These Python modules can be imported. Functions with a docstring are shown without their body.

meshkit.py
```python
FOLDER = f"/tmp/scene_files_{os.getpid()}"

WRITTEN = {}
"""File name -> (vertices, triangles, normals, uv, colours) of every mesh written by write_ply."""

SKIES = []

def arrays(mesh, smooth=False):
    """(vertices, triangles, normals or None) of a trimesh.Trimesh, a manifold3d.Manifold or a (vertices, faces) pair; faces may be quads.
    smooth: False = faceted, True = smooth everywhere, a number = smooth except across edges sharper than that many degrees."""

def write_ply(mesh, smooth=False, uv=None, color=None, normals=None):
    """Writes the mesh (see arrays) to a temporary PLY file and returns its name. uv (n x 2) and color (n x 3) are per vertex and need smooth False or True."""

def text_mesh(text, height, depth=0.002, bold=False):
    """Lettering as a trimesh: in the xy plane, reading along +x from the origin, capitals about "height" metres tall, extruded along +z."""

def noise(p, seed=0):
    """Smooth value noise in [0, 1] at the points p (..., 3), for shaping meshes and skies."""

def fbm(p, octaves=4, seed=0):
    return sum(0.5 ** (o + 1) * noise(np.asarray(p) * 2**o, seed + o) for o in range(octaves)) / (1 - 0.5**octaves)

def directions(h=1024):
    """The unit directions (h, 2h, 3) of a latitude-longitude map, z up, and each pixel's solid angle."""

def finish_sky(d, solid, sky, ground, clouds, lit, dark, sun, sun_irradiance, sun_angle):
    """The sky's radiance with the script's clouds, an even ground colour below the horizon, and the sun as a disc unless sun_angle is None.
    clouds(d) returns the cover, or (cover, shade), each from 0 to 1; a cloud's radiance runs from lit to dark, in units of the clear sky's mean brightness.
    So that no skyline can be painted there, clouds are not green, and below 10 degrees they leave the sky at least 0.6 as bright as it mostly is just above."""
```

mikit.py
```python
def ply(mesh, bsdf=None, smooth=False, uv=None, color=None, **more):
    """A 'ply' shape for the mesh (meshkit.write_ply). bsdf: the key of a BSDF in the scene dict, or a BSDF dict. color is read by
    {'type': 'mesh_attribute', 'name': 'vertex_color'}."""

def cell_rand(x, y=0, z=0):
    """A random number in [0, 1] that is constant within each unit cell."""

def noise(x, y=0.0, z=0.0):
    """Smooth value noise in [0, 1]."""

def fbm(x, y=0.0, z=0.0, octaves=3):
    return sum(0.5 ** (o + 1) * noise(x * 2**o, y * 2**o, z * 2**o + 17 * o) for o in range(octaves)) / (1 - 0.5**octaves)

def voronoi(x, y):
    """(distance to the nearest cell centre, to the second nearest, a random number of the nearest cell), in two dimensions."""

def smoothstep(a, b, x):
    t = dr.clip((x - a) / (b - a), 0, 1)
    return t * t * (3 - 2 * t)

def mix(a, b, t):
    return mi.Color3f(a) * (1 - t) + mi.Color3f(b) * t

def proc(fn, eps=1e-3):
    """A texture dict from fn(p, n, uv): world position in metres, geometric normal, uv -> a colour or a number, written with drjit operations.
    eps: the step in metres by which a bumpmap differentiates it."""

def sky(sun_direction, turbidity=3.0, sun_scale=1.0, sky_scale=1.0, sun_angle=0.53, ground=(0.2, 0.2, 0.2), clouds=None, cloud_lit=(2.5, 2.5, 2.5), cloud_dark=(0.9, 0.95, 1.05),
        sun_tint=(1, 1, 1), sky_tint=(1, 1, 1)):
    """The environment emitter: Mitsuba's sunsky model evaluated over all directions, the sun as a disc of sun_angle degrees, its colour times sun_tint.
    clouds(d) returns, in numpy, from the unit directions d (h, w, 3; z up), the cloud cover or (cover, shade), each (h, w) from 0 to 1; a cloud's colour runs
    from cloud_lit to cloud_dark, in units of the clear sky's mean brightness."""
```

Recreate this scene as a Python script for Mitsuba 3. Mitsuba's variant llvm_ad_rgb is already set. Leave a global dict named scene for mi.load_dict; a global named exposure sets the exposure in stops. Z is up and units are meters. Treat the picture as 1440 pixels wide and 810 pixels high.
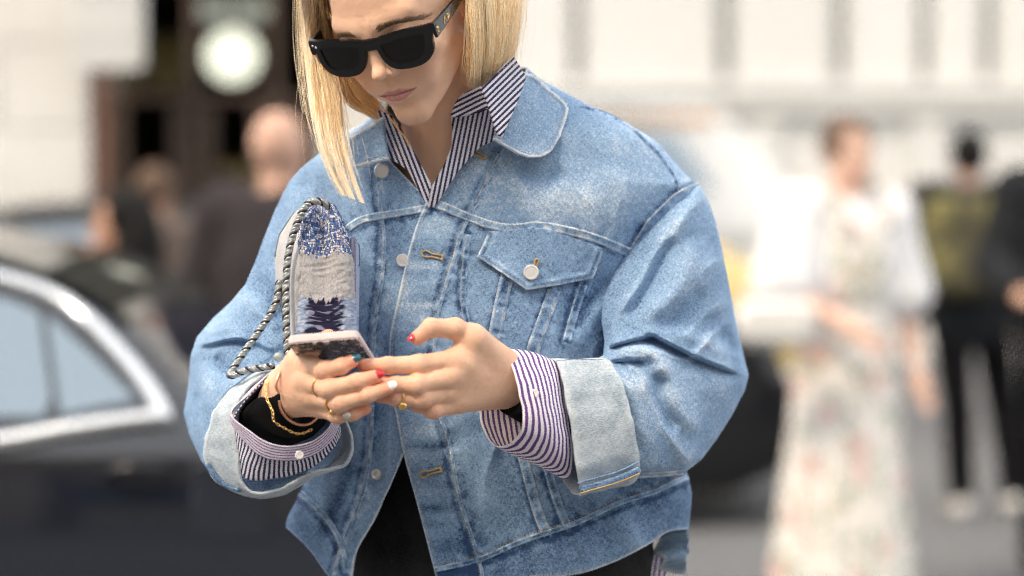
import math, random
import numpy as np
import trimesh, shapely
from shapely.geometry import Polygon, LineString, Point
from scipy.interpolate import CubicSpline, PchipInterpolator, RBFInterpolator, LinearNDInterpolator
from scipy.ndimage import zoom as ndzoom
import drjit as dr
import mitsuba as mi
import mikit, meshkit
from mikit import noise, fbm, voronoi, cell_rand, smoothstep, mix, proc

T = mi.ScalarTransform4f
random.seed(7)
rng = np.random.default_rng(7)

# ------------------------------------------------------------------ camera, sky, exposure
W0, H0, FPX = 1440.0, 810.0, 3387.0            # design frame of the photograph, focal length in its pixels
CAM = np.array([0.0, 0.0, 1.38])
PITCH = math.atan2(105.0, FPX)
FWD = np.array([0, math.cos(PITCH), -math.sin(PITCH)])
UP = np.array([0, math.sin(PITCH), math.cos(PITCH)])
FOCUS = 2.575
scene, labels = {}, {}
scene['camera'] = {'type': 'thinlens', 'fov': 2 * math.degrees(math.atan(W0 / 2 / FPX)), 'fov_axis': 'x', 'aperture_radius': 0.0205,
                   'focus_distance': FOCUS, 'near_clip': 0.05, 'far_clip': 500.0,
                   'to_world': T().look_at(origin=CAM.tolist(), target=(CAM + FWD).tolist(), up=[0, 0, 1])}
scene['sky'] = mikit.sky([-0.55, -0.60, 0.95], turbidity=3, sun_scale=0.30, sun_angle=13, clouds=lambda d: 1.0,
                         cloud_lit=(2.5, 2.5, 2.5), ground=(0.22, 0.22, 0.22))
exposure = 2.85

# ------------------------------------------------------------------ helpers
NEAR_DEPTH = 0.70                              # arms held a little closer to the chest than first laid out
def P(px, py, Y):
    """the world point on the sight line of a design pixel at world depth Y"""
    px, py, Y = np.broadcast_arrays(np.asarray(px, float), np.asarray(py, float), np.asarray(Y, float))
    Y = np.where((Y < 2.62) & (Y > 2.2), 2.62 - (2.62 - Y) * NEAR_DEPTH, Y)
    dx = (px - W0 / 2) / FPX
    dv = -(py - H0 / 2) / FPX
    dy = FWD[1] + dv * UP[1]
    dz = FWD[2] + dv * UP[2]
    return np.stack([dx / dy * Y, Y, CAM[2] + dz / dy * Y], -1)

def pix(p):
    d = np.asarray(p, float) - CAM
    k = d @ FWD
    return np.stack([W0 / 2 + FPX * d[..., 0] / k, H0 / 2 - FPX * (d @ UP) / k], -1)

def numbered(name):
    if name not in scene and name not in taken:
        taken.add(name); return name
    k = 1
    while f'{name}_{k:03d}' in taken or f'{name}_{k:03d}' in scene: k += 1
    taken.add(f'{name}_{k:03d}'); return f'{name}_{k:03d}'
taken = set()

def tag(key, label=None, cat=None, group=None, kind=None):
    d = labels.setdefault(key, {})
    for a, b in (('label', label), ('category', cat), ('group', group), ('kind', kind)):
        if b: d[a] = b
    return key

def obj(name, mesh, bsdf, parent=None, smooth=40, uv=None, color=None, label=None, cat=None, group=None, kind=None, **more):
    key = numbered((parent + '__' if parent else '') + name)
    if uv is not None or color is not None: smooth = True if smooth not in (False,) else False
    scene[key] = mikit.ply(mesh, bsdf, smooth=smooth, uv=uv, color=color, **more)
    if label or cat or group or kind: tag(key, label, cat, group, kind)
    return key

def thing(name, label, cat, group=None):
    return tag(numbered(name), label, cat, group)

def unit(v):
    v = np.asarray(v, float)
    return v / (np.linalg.norm(v, axis=-1, keepdims=True) + 1e-12)

cat_ = trimesh.util.concatenate

def xf(mesh, m):
    mesh = mesh.copy(); mesh.apply_transform(m); return mesh

def box(x0, x1, y0, y1, z0, z1, bevel=0.0):
    e = np.array([x1 - x0, y1 - y0, z1 - z0], float); c = np.array([x0 + x1, y0 + y1, z0 + z1]) / 2
    if not bevel:
        m = trimesh.creation.box(e); m.apply_translation(c); return m
    b = min(bevel, e.min() * 0.45)
    pts = []
    for s in np.ndindex(2, 2, 2):
        s = np.array(s) * 2 - 1
        for k in range(3):
            q = s * (e / 2 - b); q[k] = s[k] * e[k] / 2; pts.append(q)
    m = trimesh.convex.convex_hull(np.array(pts)); m.apply_translation(c); return m

def frame_to(a, b, up=(0, 0, 1)):
    """4x4: local x along a->b"""
    x = unit(np.asarray(b, float) - a); y = unit(np.cross(up, x)); z = np.cross(x, y)
    m = np.eye(4); m[:3, 0], m[:3, 1], m[:3, 2], m[:3, 3] = x, y, z, a
    return m

def spline(pts, n, closed=False):
    """n points spaced evenly along a smooth curve through the points (any dimension)"""
    p = np.asarray(pts, float)
    if closed: p = np.vstack([p, p[:1]])
    t = np.concatenate([[0], np.cumsum(np.linalg.norm(np.diff(p, axis=0), axis=1) ** 0.7 + 1e-9)])
    if len(p) < 3: f = lambda s: p[0] + (p[1] - p[0]) * (np.asarray(s) / t[-1])[:, None]
    elif closed: f = CubicSpline(t, p, bc_type='periodic')
    else: f = CubicSpline(t, p, bc_type='natural')
    s = np.linspace(0, t[-1], max(200, 4 * n)); q = f(s)
    L = np.concatenate([[0], np.cumsum(np.linalg.norm(np.diff(q, axis=0), axis=1))])
    u = np.linspace(0, L[-1], n, endpoint=not closed)
    return f(np.interp(u, L, s))

def grid_faces(nu, nv, close_u=False):
    i, j = np.meshgrid(np.arange(nv - 1), np.arange(nu if close_u else nu - 1), indexing='ij')
    a = i * nu + j; b = i * nu + (j + 1) % nu; c = (i + 1) * nu + (j + 1) % nu; d = (i + 1) * nu + j
    a, b, c, d = (x.ravel() for x in (a, b, c, d))
    return np.vstack([np.stack([a, b, c], 1), np.stack([a, c, d], 1)])

def tube(points, r, sides=8, caps=True, closed=False):
    p = np.asarray(points, float); n = len(p)
    r = np.broadcast_to(np.asarray(r, float), (n,))
    t = np.roll(p, -1, 0) - np.roll(p, 1, 0) if closed else np.gradient(p, axis=0)
    t = unit(t)
    a = np.cross(t[0], [0.31, 0.2, 0.93]); a = unit(a)
    A = [a]
    for k in range(1, n):
        a = A[-1] - t[k] * (A[-1] @ t[k]); A.append(unit(a))
    A = np.array(A); B = np.cross(t, A)
    ang = np.arange(sides) * 2 * np.pi / sides
    v = p[:, None] + r[:, None, None] * (np.cos(ang)[None, :, None] * A[:, None] + np.sin(ang)[None, :, None] * B[:, None])
    v = v.reshape(-1, 3)
    f = grid_faces(sides, n, True)
    if closed:
        j = np.arange(sides); a = (n - 1) * sides + j; b = (n - 1) * sides + (j + 1) % sides
        f = np.vstack([f, np.stack([a, b, (j + 1) % sides], 1), np.stack([a, (j + 1) % sides, j], 1)])
    elif caps:
        v = np.vstack([v, p[:1], p[-1:]]); j = np.arange(sides); k = (n - 1) * sides
        f = np.vstack([f, np.stack([(j + 1) % sides, j, j * 0 + n * sides], 1), np.stack([k + j, k + (j + 1) % sides, j * 0 + n * sides + 1], 1)])
    return trimesh.Trimesh(v, f, process=False)

def pixline(pts):
    """[(px,py,Y)...] -> world points"""
    p = np.asarray(pts, float)
    return P(p[:, 0], p[:, 1], p[:, 2])

def seg_dist(x, y, poly):
    """distance of points to a polyline, the signed side (positive = left of the direction in image space, i.e. above a left-to-right line), the arc position 0..L"""
    best = np.full(x.shape, 1e9); side = np.zeros(x.shape); arc = np.zeros(x.shape); L = 0.0
    for (ax, ay), (bx, by) in zip(poly[:-1], poly[1:]):
        ux, uy = bx - ax, by - ay; l = math.hypot(ux, uy) + 1e-9
        t = np.clip(((x - ax) * ux + (y - ay) * uy) / l ** 2, 0, 1)
        dx, dy = x - ax - t * ux, y - ay - t * uy
        d = np.hypot(dx, dy); m = d < best
        best = np.where(m, d, best); side = np.where(m, np.sign(ux * -dy - uy * -dx) , side); arc = np.where(m, L + t * l, arc)
        L += l
    return best, side, arc, L

def fold_field(x, y, folds):
    """metres towards the camera, from fold descriptions in design pixels.
    ('ridge', line, width_px, amp) soft ridge (amp<0: groove); ('tuck', line, w_up, amp_up, w_dn, amp_dn) cloth above hangs over the cloth below."""
    out = np.zeros(x.shape)
    for f in folds:
        line = spline(f[1], 24) if len(f[1]) > 2 else np.asarray(f[1], float)
        d, s, a, L = seg_dist(x, y, line)
        fade = np.clip(np.minimum(a, L - a) / (0.22 * L) + 0.12, 0, 1) * np.ones_like(d)
        fade = fade * fade * (3 - 2 * fade)
        if f[0] == 'ridge': out += f[3] * np.exp(-(d / f[2]) ** 2) * fade
        else:
            w = 1 / (1 + np.exp(-np.clip(s * d / 1.1, -30, 30)))
            out += fade * (w * f[3] * np.exp(-(d / f[2])) - (1 - w) * f[5] * np.exp(-(d / f[4])))
    return out

def thicken(v, f, t, boundary=None, normals=None):
    """closes a sheet (v, f) into a solid of thickness t, grown away from the outward side; returns vertices, faces"""
    m = trimesh.Trimesh(v, f, process=False)
    n = m.vertex_normals if normals is None else normals
    e = np.sort(m.edges, axis=1); u, inv, cnt = np.unique(e, axis=0, return_inverse=True, return_counts=True)
    be = m.edges[cnt[inv.ravel()] == 1]
    k = len(v)
    v2 = np.vstack([v, v - n * np.asarray(t).reshape(-1, 1)])
    side = np.vstack([np.stack([be[:, 1], be[:, 0], be[:, 0] + k], 1), np.stack([be[:, 1], be[:, 0] + k, be[:, 1] + k], 1)])
    return v2, np.vstack([f, f[:, ::-1] + k, side])

def orient(v, f, towards):
    """flip the faces so that most face the point"""
    n = np.cross(v[f[:, 1]] - v[f[:, 0]], v[f[:, 2]] - v[f[:, 0]])
    return f if ((towards - v[f[:, 0]]) * n).sum() > 0 else f[:, ::-1]

def fill_poly(poly, res, jitter=0.0):
    """triangulated points inside a pixel polygon: (points, faces)"""
    pg = Polygon(poly).buffer(0)
    n = max(12, int(pg.exterior.length / res))
    b = np.array([pg.exterior.interpolate(t, normalized=True).coords[0] for t in np.arange(n) / n])
    x0, y0, x1, y1 = pg.bounds
    gx, gy = np.meshgrid(np.arange(x0, x1, res), np.arange(y0, y1, res * 0.87))
    gx[1::2] += res / 2
    inner = pg.buffer(-res * 0.55)
    g = np.stack([gx.ravel(), gy.ravel()], 1)
    g = g[shapely.contains_xy(inner, g[:, 0], g[:, 1])]
    pts = np.vstack([b, g])
    from scipy.spatial import Delaunay
    tri = Delaunay(pts).simplices
    c = pts[tri].mean(1)
    tri = tri[shapely.contains_xy(pg.buffer(res * 0.02), c[:, 0], c[:, 1])]
    used = np.unique(tri); remap = -np.ones(len(pts), int); remap[used] = np.arange(len(used))
    return pts[used], remap[tri]

def rbf(ctrl, smoothing=0.0):
    c = np.asarray(ctrl, float)
    f = RBFInterpolator(c[:, :2] / 100, c[:, 2], kernel='thin_plate_spline', smoothing=smoothing, degree=1)
    return lambda x, y: f(np.stack([np.ravel(x), np.ravel(y)], 1) / 100).reshape(np.shape(x))

def sheet(outline, depth, thick=0.0016, res=3.0, closed_spline=0, folds=(), bump=None):
    """a piece of cloth cut to a pixel outline, lying at depth(px, py): (vertices, faces, px of each vertex)"""
    o = spline(outline, closed_spline, True) if closed_spline else np.asarray(outline, float)
    pts, f = fill_poly(o, res)
    Y = depth(pts[:, 0], pts[:, 1]) if callable(depth) else rbf(depth)(pts[:, 0], pts[:, 1])
    if len(folds): Y = Y - fold_field(pts[:, 0], pts[:, 1], folds)
    if bump is not None: Y = Y - bump(pts[:, 0], pts[:, 1])
    v = P(pts[:, 0], pts[:, 1], Y)
    f = orient(v, f, CAM)
    v2, f2 = thicken(v, f, thick)
    return v2, f2, np.vstack([pts, pts])

def inflate(outline, base, width, res=3.0, depth_scale=1.0, folds=(), bump=None, closed_spline=0, power=0.5):
    """a stuffed volume with the given pixel outline: base(px,py) is the depth of its middle surface, the cross-section is round, half thickness at most width (m)"""
    o = spline(outline, closed_spline, True) if closed_spline else np.asarray(outline, float)
    pg = Polygon(o).buffer(0)
    pts, f = fill_poly(o, res)
    ring = LineString(list(pg.exterior.coords))
    d = shapely.distance(shapely.points(pts), ring)
    R = width / (2.6 / FPX)                     # px in which the edge rounds over
    t = np.clip(d / R, 0, 1)
    h = width * np.power(np.clip(1 - (1 - t) ** 2, 0, 1), power) * depth_scale
    Yb = base(pts[:, 0], pts[:, 1]) if callable(base) else rbf(base)(pts[:, 0], pts[:, 1])
    k = np.clip(d / 12.0, 0, 1)
    add = np.zeros(len(pts))
    if len(folds): add = add + fold_field(pts[:, 0], pts[:, 1], folds)
    if bump is not None: add = add + bump(pts[:, 0], pts[:, 1])
    Yf = Yb - h - add * k
    edge = d < 1e-6
    v = P(pts[:, 0], pts[:, 1], Yf)
    nb = len(pts)
    vb = P(pts[:, 0], pts[:, 1], Yb + h)
    f = orient(v, f, CAM)
    idx = np.where(edge, np.arange(nb), np.arange(nb) + nb)
    v2 = np.vstack([v, vb]); f2 = np.vstack([f, idx[f[:, ::-1]]])
    return v2, f2, np.vstack([pts, pts]), np.concatenate([d, d])

def loft(loops, n=96, m=None, closed=True, sub=6):
    """closed (or open) 3-D curves joined by a smooth skin: (vertices, faces, uv) with u the arc length in metres round the loop, v the length along"""
    rows = np.array([spline(l, n, closed) for l in loops])
    if len(rows) > 2 and sub > 1:
        t = np.arange(len(rows)); rows = PchipInterpolator(t, rows, axis=0)(np.linspace(0, len(rows) - 1, (len(rows) - 1) * sub + 1))
    elif sub > 1:
        w = np.linspace(0, 1, sub + 1)[:, None, None]; rows = rows[0] * (1 - w) + rows[1] * w
    k = len(rows)
    if closed: rows = np.concatenate([rows, rows[:, :1]], 1)
    nn = rows.shape[1]
    du = np.concatenate([np.zeros((k, 1)), np.cumsum(np.linalg.norm(np.diff(rows, axis=1), axis=2), 1)], 1)
    dv = np.concatenate([np.zeros((1, nn)), np.cumsum(np.linalg.norm(np.diff(rows, axis=0), axis=2), 0)], 0)
    um = np.broadcast_to(du.mean(0), (k, nn)); vm = np.broadcast_to(dv.mean(1)[:, None], (k, nn))
    return rows.reshape(-1, 3), grid_faces(nn, k), np.stack([um.ravel(), vm.ravel()], 1)

# ---- signed distance sculpting
def smin(a, b, k):
    h = np.maximum(k - np.abs(a - b), 0) / k
    return np.minimum(a, b) - h * h * k * 0.25

def smax(a, b, k): return -smin(-a, -b, k)

def ell(p, c, r):
    q = p - np.asarray(c, float); r = np.asarray(r, float)
    k0 = np.linalg.norm(q / r, axis=-1); k1 = np.linalg.norm(q / r ** 2, axis=-1) + 1e-9
    return k0 * (k0 - 1) / k1

def cone(p, a, b, ra, rb):
    a, b = np.asarray(a, float), np.asarray(b, float); ba = b - a; L = ba @ ba + 1e-12
    t = np.clip(((p - a) @ ba) / L, 0, 1)
    return np.linalg.norm(p - a - t[..., None] * ba, axis=-1) - (ra + (rb - ra) * t)

def nets(f, lo, hi, h):
    """surface nets of the field f (negative inside), evaluated finely only near the surface"""
    lo, hi = np.asarray(lo, float), np.asarray(hi, float)
    q = 4
    nc = np.ceil((hi - lo) / (h * q)).astype(int) + 1
    ax = [lo[k] + np.arange(nc[k]) * h * q for k in range(3)]
    C = f(np.stack(np.meshgrid(*ax, indexing='ij'), -1).reshape(-1, 3)).reshape(nc)
    n = (nc - 1) * q + 1
    D = ndzoom(C, [n[k] / nc[k] for k in range(3)], order=1, grid_mode=False)
    I = np.argwhere(np.abs(D) < 5.5 * h)
    D[tuple(I.T)] = f(lo + I * h)
    s = D < 0
    ids = -np.ones(n - 1, int)
    corner = [s[a:n[0] - 1 + a, b:n[1] - 1 + b, c:n[2] - 1 + c] for a, b, c in np.ndindex(2, 2, 2)]
    cnt = sum(x.astype(int) for x in corner)
    cells = np.argwhere((cnt > 0) & (cnt < 8))
    ids[tuple(cells.T)] = np.arange(len(cells))
    acc, num = np.zeros((len(cells), 3)), np.zeros(len(cells))
    for axis in range(3):
        o = [k for k in range(3) if k != axis]
        for a, b in np.ndindex(2, 2):
            c0 = cells.copy(); c0[:, o[0]] += a; c0[:, o[1]] += b
            c1 = c0.copy(); c1[:, axis] += 1
            d0, d1 = D[tuple(c0.T)], D[tuple(c1.T)]
            m = (d0 < 0) != (d1 < 0)
            t = np.where(m, d0 / np.where(m, d0 - d1, 1), 0)
            acc[m] += c0[m]; acc[m, axis] += t[m]; num += m
    v = lo + acc / num[:, None] * h
    F = []
    for axis in range(3):
        o = [k for k in range(3) if k != axis]
        sl = [slice(1, n[k] - 1) for k in range(3)]; sl[axis] = slice(0, n[axis] - 1)
        s2 = list(sl); s2[axis] = slice(1, n[axis])
        e = np.argwhere(s[tuple(sl)] != s[tuple(s2)])
        off = np.array([1, 1, 1]); off[axis] = 0
        e = e + off
        q4 = []
        for a, b in ((0, 0), (1, 0), (1, 1), (0, 1)):
            c = e.copy(); c[:, o[0]] -= a; c[:, o[1]] -= b; q4.append(ids[tuple(c.T)])
        q4 = np.stack(q4, 1); flip = s[tuple(e.T)] ^ (axis == 1)
        q4 = np.where(flip[:, None], q4, q4[:, ::-1])
        F.append(q4)
    F = np.vstack(F)
    m = trimesh.Trimesh(v, np.vstack([F[:, [0, 1, 2]], F[:, [0, 2, 3]]]), process=False)
    if m.volume < 0: m.invert()
    return m

def rgb(*c): return {'type': 'rgb', 'value': list(map(float, c))}

def mat(key, color, rough=0.6, spec=0.5, metal=0.0, clear=0.0, sheen=0.0, bump=None, bump_eps=1e-3, bump_scale=1.0, two=True, **more):
    d = {'type': 'principled', 'base_color': color if isinstance(color, dict) else rgb(*color), 'roughness': rough, 'specular': spec, **more}
    if metal: d['metallic'] = metal
    if clear: d['clearcoat'] = clear; d['clearcoat_gloss'] = 0.95
    if sheen: d['sheen'] = sheen
    if bump: d = {'type': 'bumpmap', 'arbitrary': proc(bump, bump_eps), 'bsdf': d, 'scale': bump_scale}
    if two: d = {'type': 'twosided', 'bsdf': d}
    scene[key] = d
    return key

VC = {'type': 'mesh_attribute', 'name': 'vertex_color'}
# ------------------------------------------------------------------ materials of the woman in front
def skin_col(p, n, uv):
    a = fbm(p[0] * 60, p[1] * 60, p[2] * 60, 3)
    b = noise(p[0] * 700, p[1] * 700, p[2] * 700)
    return mix((0.60, 0.355, 0.235), (0.66, 0.42, 0.30), dr.clip(a * 1.4 - 0.2, 0, 1)) * (0.94 + 0.1 * b)
def skin_bump(p, n, uv): return 0.00030 * fbm(p[0] * 800, p[1] * 800, p[2] * 800, 2) + 0.0004 * fbm(p[0] * 180, p[1] * 180, p[2] * 180, 2)
mat('m_skin', VC, 0.46, 0.35, bump=skin_bump, bump_eps=4e-4, sheen=0.15)
def denim_wear(p, n, uv):
    """uv.x: how worn (1 = faded to white threads), uv.y: how dark"""
    g = noise(p[0] * 1050, p[1] * 500, p[2] * 800)
    g2 = noise(p[0] * 620 + 7, p[1] * 500, p[2] * 300)
    s = fbm(p[0] * 60, p[1] * 60, p[2] * 30, 3)
    m = fbm(p[0] * 9 + 3, p[1] * 9, p[2] * 7, 2)
    w = dr.clip(0.465 + 0.26 * (m - 0.5) + 0.20 * (s - 0.5) + 0.46 * (g - 0.5) + 0.26 * (g2 - 0.5) + uv[0] - uv[1], 0, 1)
    c = mix((0.030, 0.064, 0.148), (0.220, 0.340, 0.510), smoothstep(0.0, 0.58, w))
    return mix(c, (0.60, 0.66, 0.72), smoothstep(0.50, 1.0, w))
def denim_bump(p, n, uv):
    return 0.00045 * noise(p[0] * 760, p[1] * 420, p[2] * 640) + 0.0004 * fbm(p[0] * 120, p[1] * 120, p[2] * 90, 2)
mat('m_denim', proc(denim_wear), 0.85, 0.12, bump=denim_bump, bump_eps=5e-4, sheen=0.35)
def pale_denim(p, n, uv):
    g = noise(p[0] * 620, p[1] * 420, p[2] * 900); s = fbm(p[0] * 60, p[1] * 60, p[2] * 45, 3)
    w = dr.clip(0.5 + 0.8 * (g - 0.5) + 0.8 * (s - 0.5) + uv[0] - uv[1], 0, 1)
    return mix((0.20, 0.265, 0.33), (0.56, 0.605, 0.645), w)
mat('m_denim_reverse', proc(pale_denim), 0.85, 0.12, bump=denim_bump, bump_eps=5e-4, sheen=0.3)
def stripes(p, n, uv):
    """uv.x in metres across the stripes"""
    x = uv[0] / 0.0056; f = x - dr.floor(x)
    k = smoothstep(0.30, 0.36, f) * (1 - smoothstep(0.74, 0.80, f))
    return mix((0.79, 0.76, 0.80), (0.130, 0.055, 0.215), k) * (0.93 + 0.12 * noise(p[0] * 900, p[1] * 900, p[2] * 900))
mat('m_stripe', proc(stripes), 0.8, 0.2, sheen=0.2)
def fine_stripes(p, n, uv):
    x = uv[0] / 0.0030; f = x - dr.floor(x)
    k = smoothstep(0.36, 0.46, f) * (1 - smoothstep(0.72, 0.82, f))
    return mix((0.74, 0.68, 0.78), (0.145, 0.068, 0.230), k)
mat('m_stripe_fine', proc(fine_stripes), 0.8, 0.2, sheen=0.2)
def dark_stripes(p, n, uv):
    x = uv[0] / 0.0050; f = x - dr.floor(x)
    k = smoothstep(0.42, 0.48, f) * (1 - smoothstep(0.90, 0.97, f))
    return mix((0.68, 0.68, 0.78), (0.034, 0.029, 0.066), k) * (0.93 + 0.12 * noise(p[0] * 900, p[1] * 900, p[2] * 900))
mat('m_stripe_dark', proc(dark_stripes), 0.8, 0.2, sheen=0.2)
def black_denim(p, n, uv):
    g = noise(p[0] * 700, p[1] * 500, p[2] * 500); s = fbm(p[0] * 40, p[1] * 40, p[2] * 20, 3)
    return mix((0.003, 0.003, 0.0035), (0.030, 0.030, 0.034), dr.clip(g * 0.5 + s - 0.3 + uv[0], 0, 1))
mat('m_black_denim', proc(black_denim), 0.8, 0.2, bump=denim_bump, bump_eps=5e-4)
mat('m_black_knit', (0.004, 0.004, 0.0045), 0.85, 0.12, sheen=0.05)
mat('m_thread', (0.50, 0.33, 0.14), 0.7, 0.3)
mat('m_thread_pale', (0.44, 0.36, 0.28), 0.7, 0.3)
mat('m_thread_dark', (0.02, 0.03, 0.07), 0.8, 0.2)
mat('m_silver', (0.72, 0.71, 0.70), 0.34, metal=0.9)
mat('m_white_button', (0.74, 0.73, 0.72), 0.35, metal=0.35)
mat('m_gold', (0.85, 0.56, 0.22), 0.22, metal=1.0)
mat('m_rose_gold', (0.80, 0.45, 0.30), 0.25, metal=1.0)
mat('m_glasses', (0.002, 0.002, 0.0025), 0.12, 0.45, clear=0.5)
mat('m_lens', (0.0045, 0.0028, 0.003), 0.04, 0.40)
mat('m_nail_red', (0.50, 0.008, 0.02), 0.15, clear=1.0)
mat('m_nail_teal', (0.012, 0.09, 0.13), 0.2, clear=1.0)
mat('m_nail_white', (0.78, 0.76, 0.74), 0.2, clear=1.0)
mat('m_hair', VC, 0.38, 0.55, sheen=0.1)

# ------------------------------------------------------------------ head frame
from scipy.spatial.transform import Rotation
HS = 0.0097                                             # metres per head unit (nominal centimetre)
HR = Rotation.from_euler('ZXY', [-24.0, 32.5, -11.0], degrees=True).as_matrix()
HT = P(566.0, 6.5, 2.62)
def head_world(q):
    q = np.asarray(q, float)
    return np.stack([q[..., 0], -q[..., 1], q[..., 2]], -1) * HS @ HR.T + HT
def head_local(p):
    v = (p - HT) @ HR / HS
    return np.stack([v[..., 0], -v[..., 1], v[..., 2]], -1)
def both(c): return [np.array(c, float) * [s, 1, 1] for s in (-1, 1)]

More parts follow.
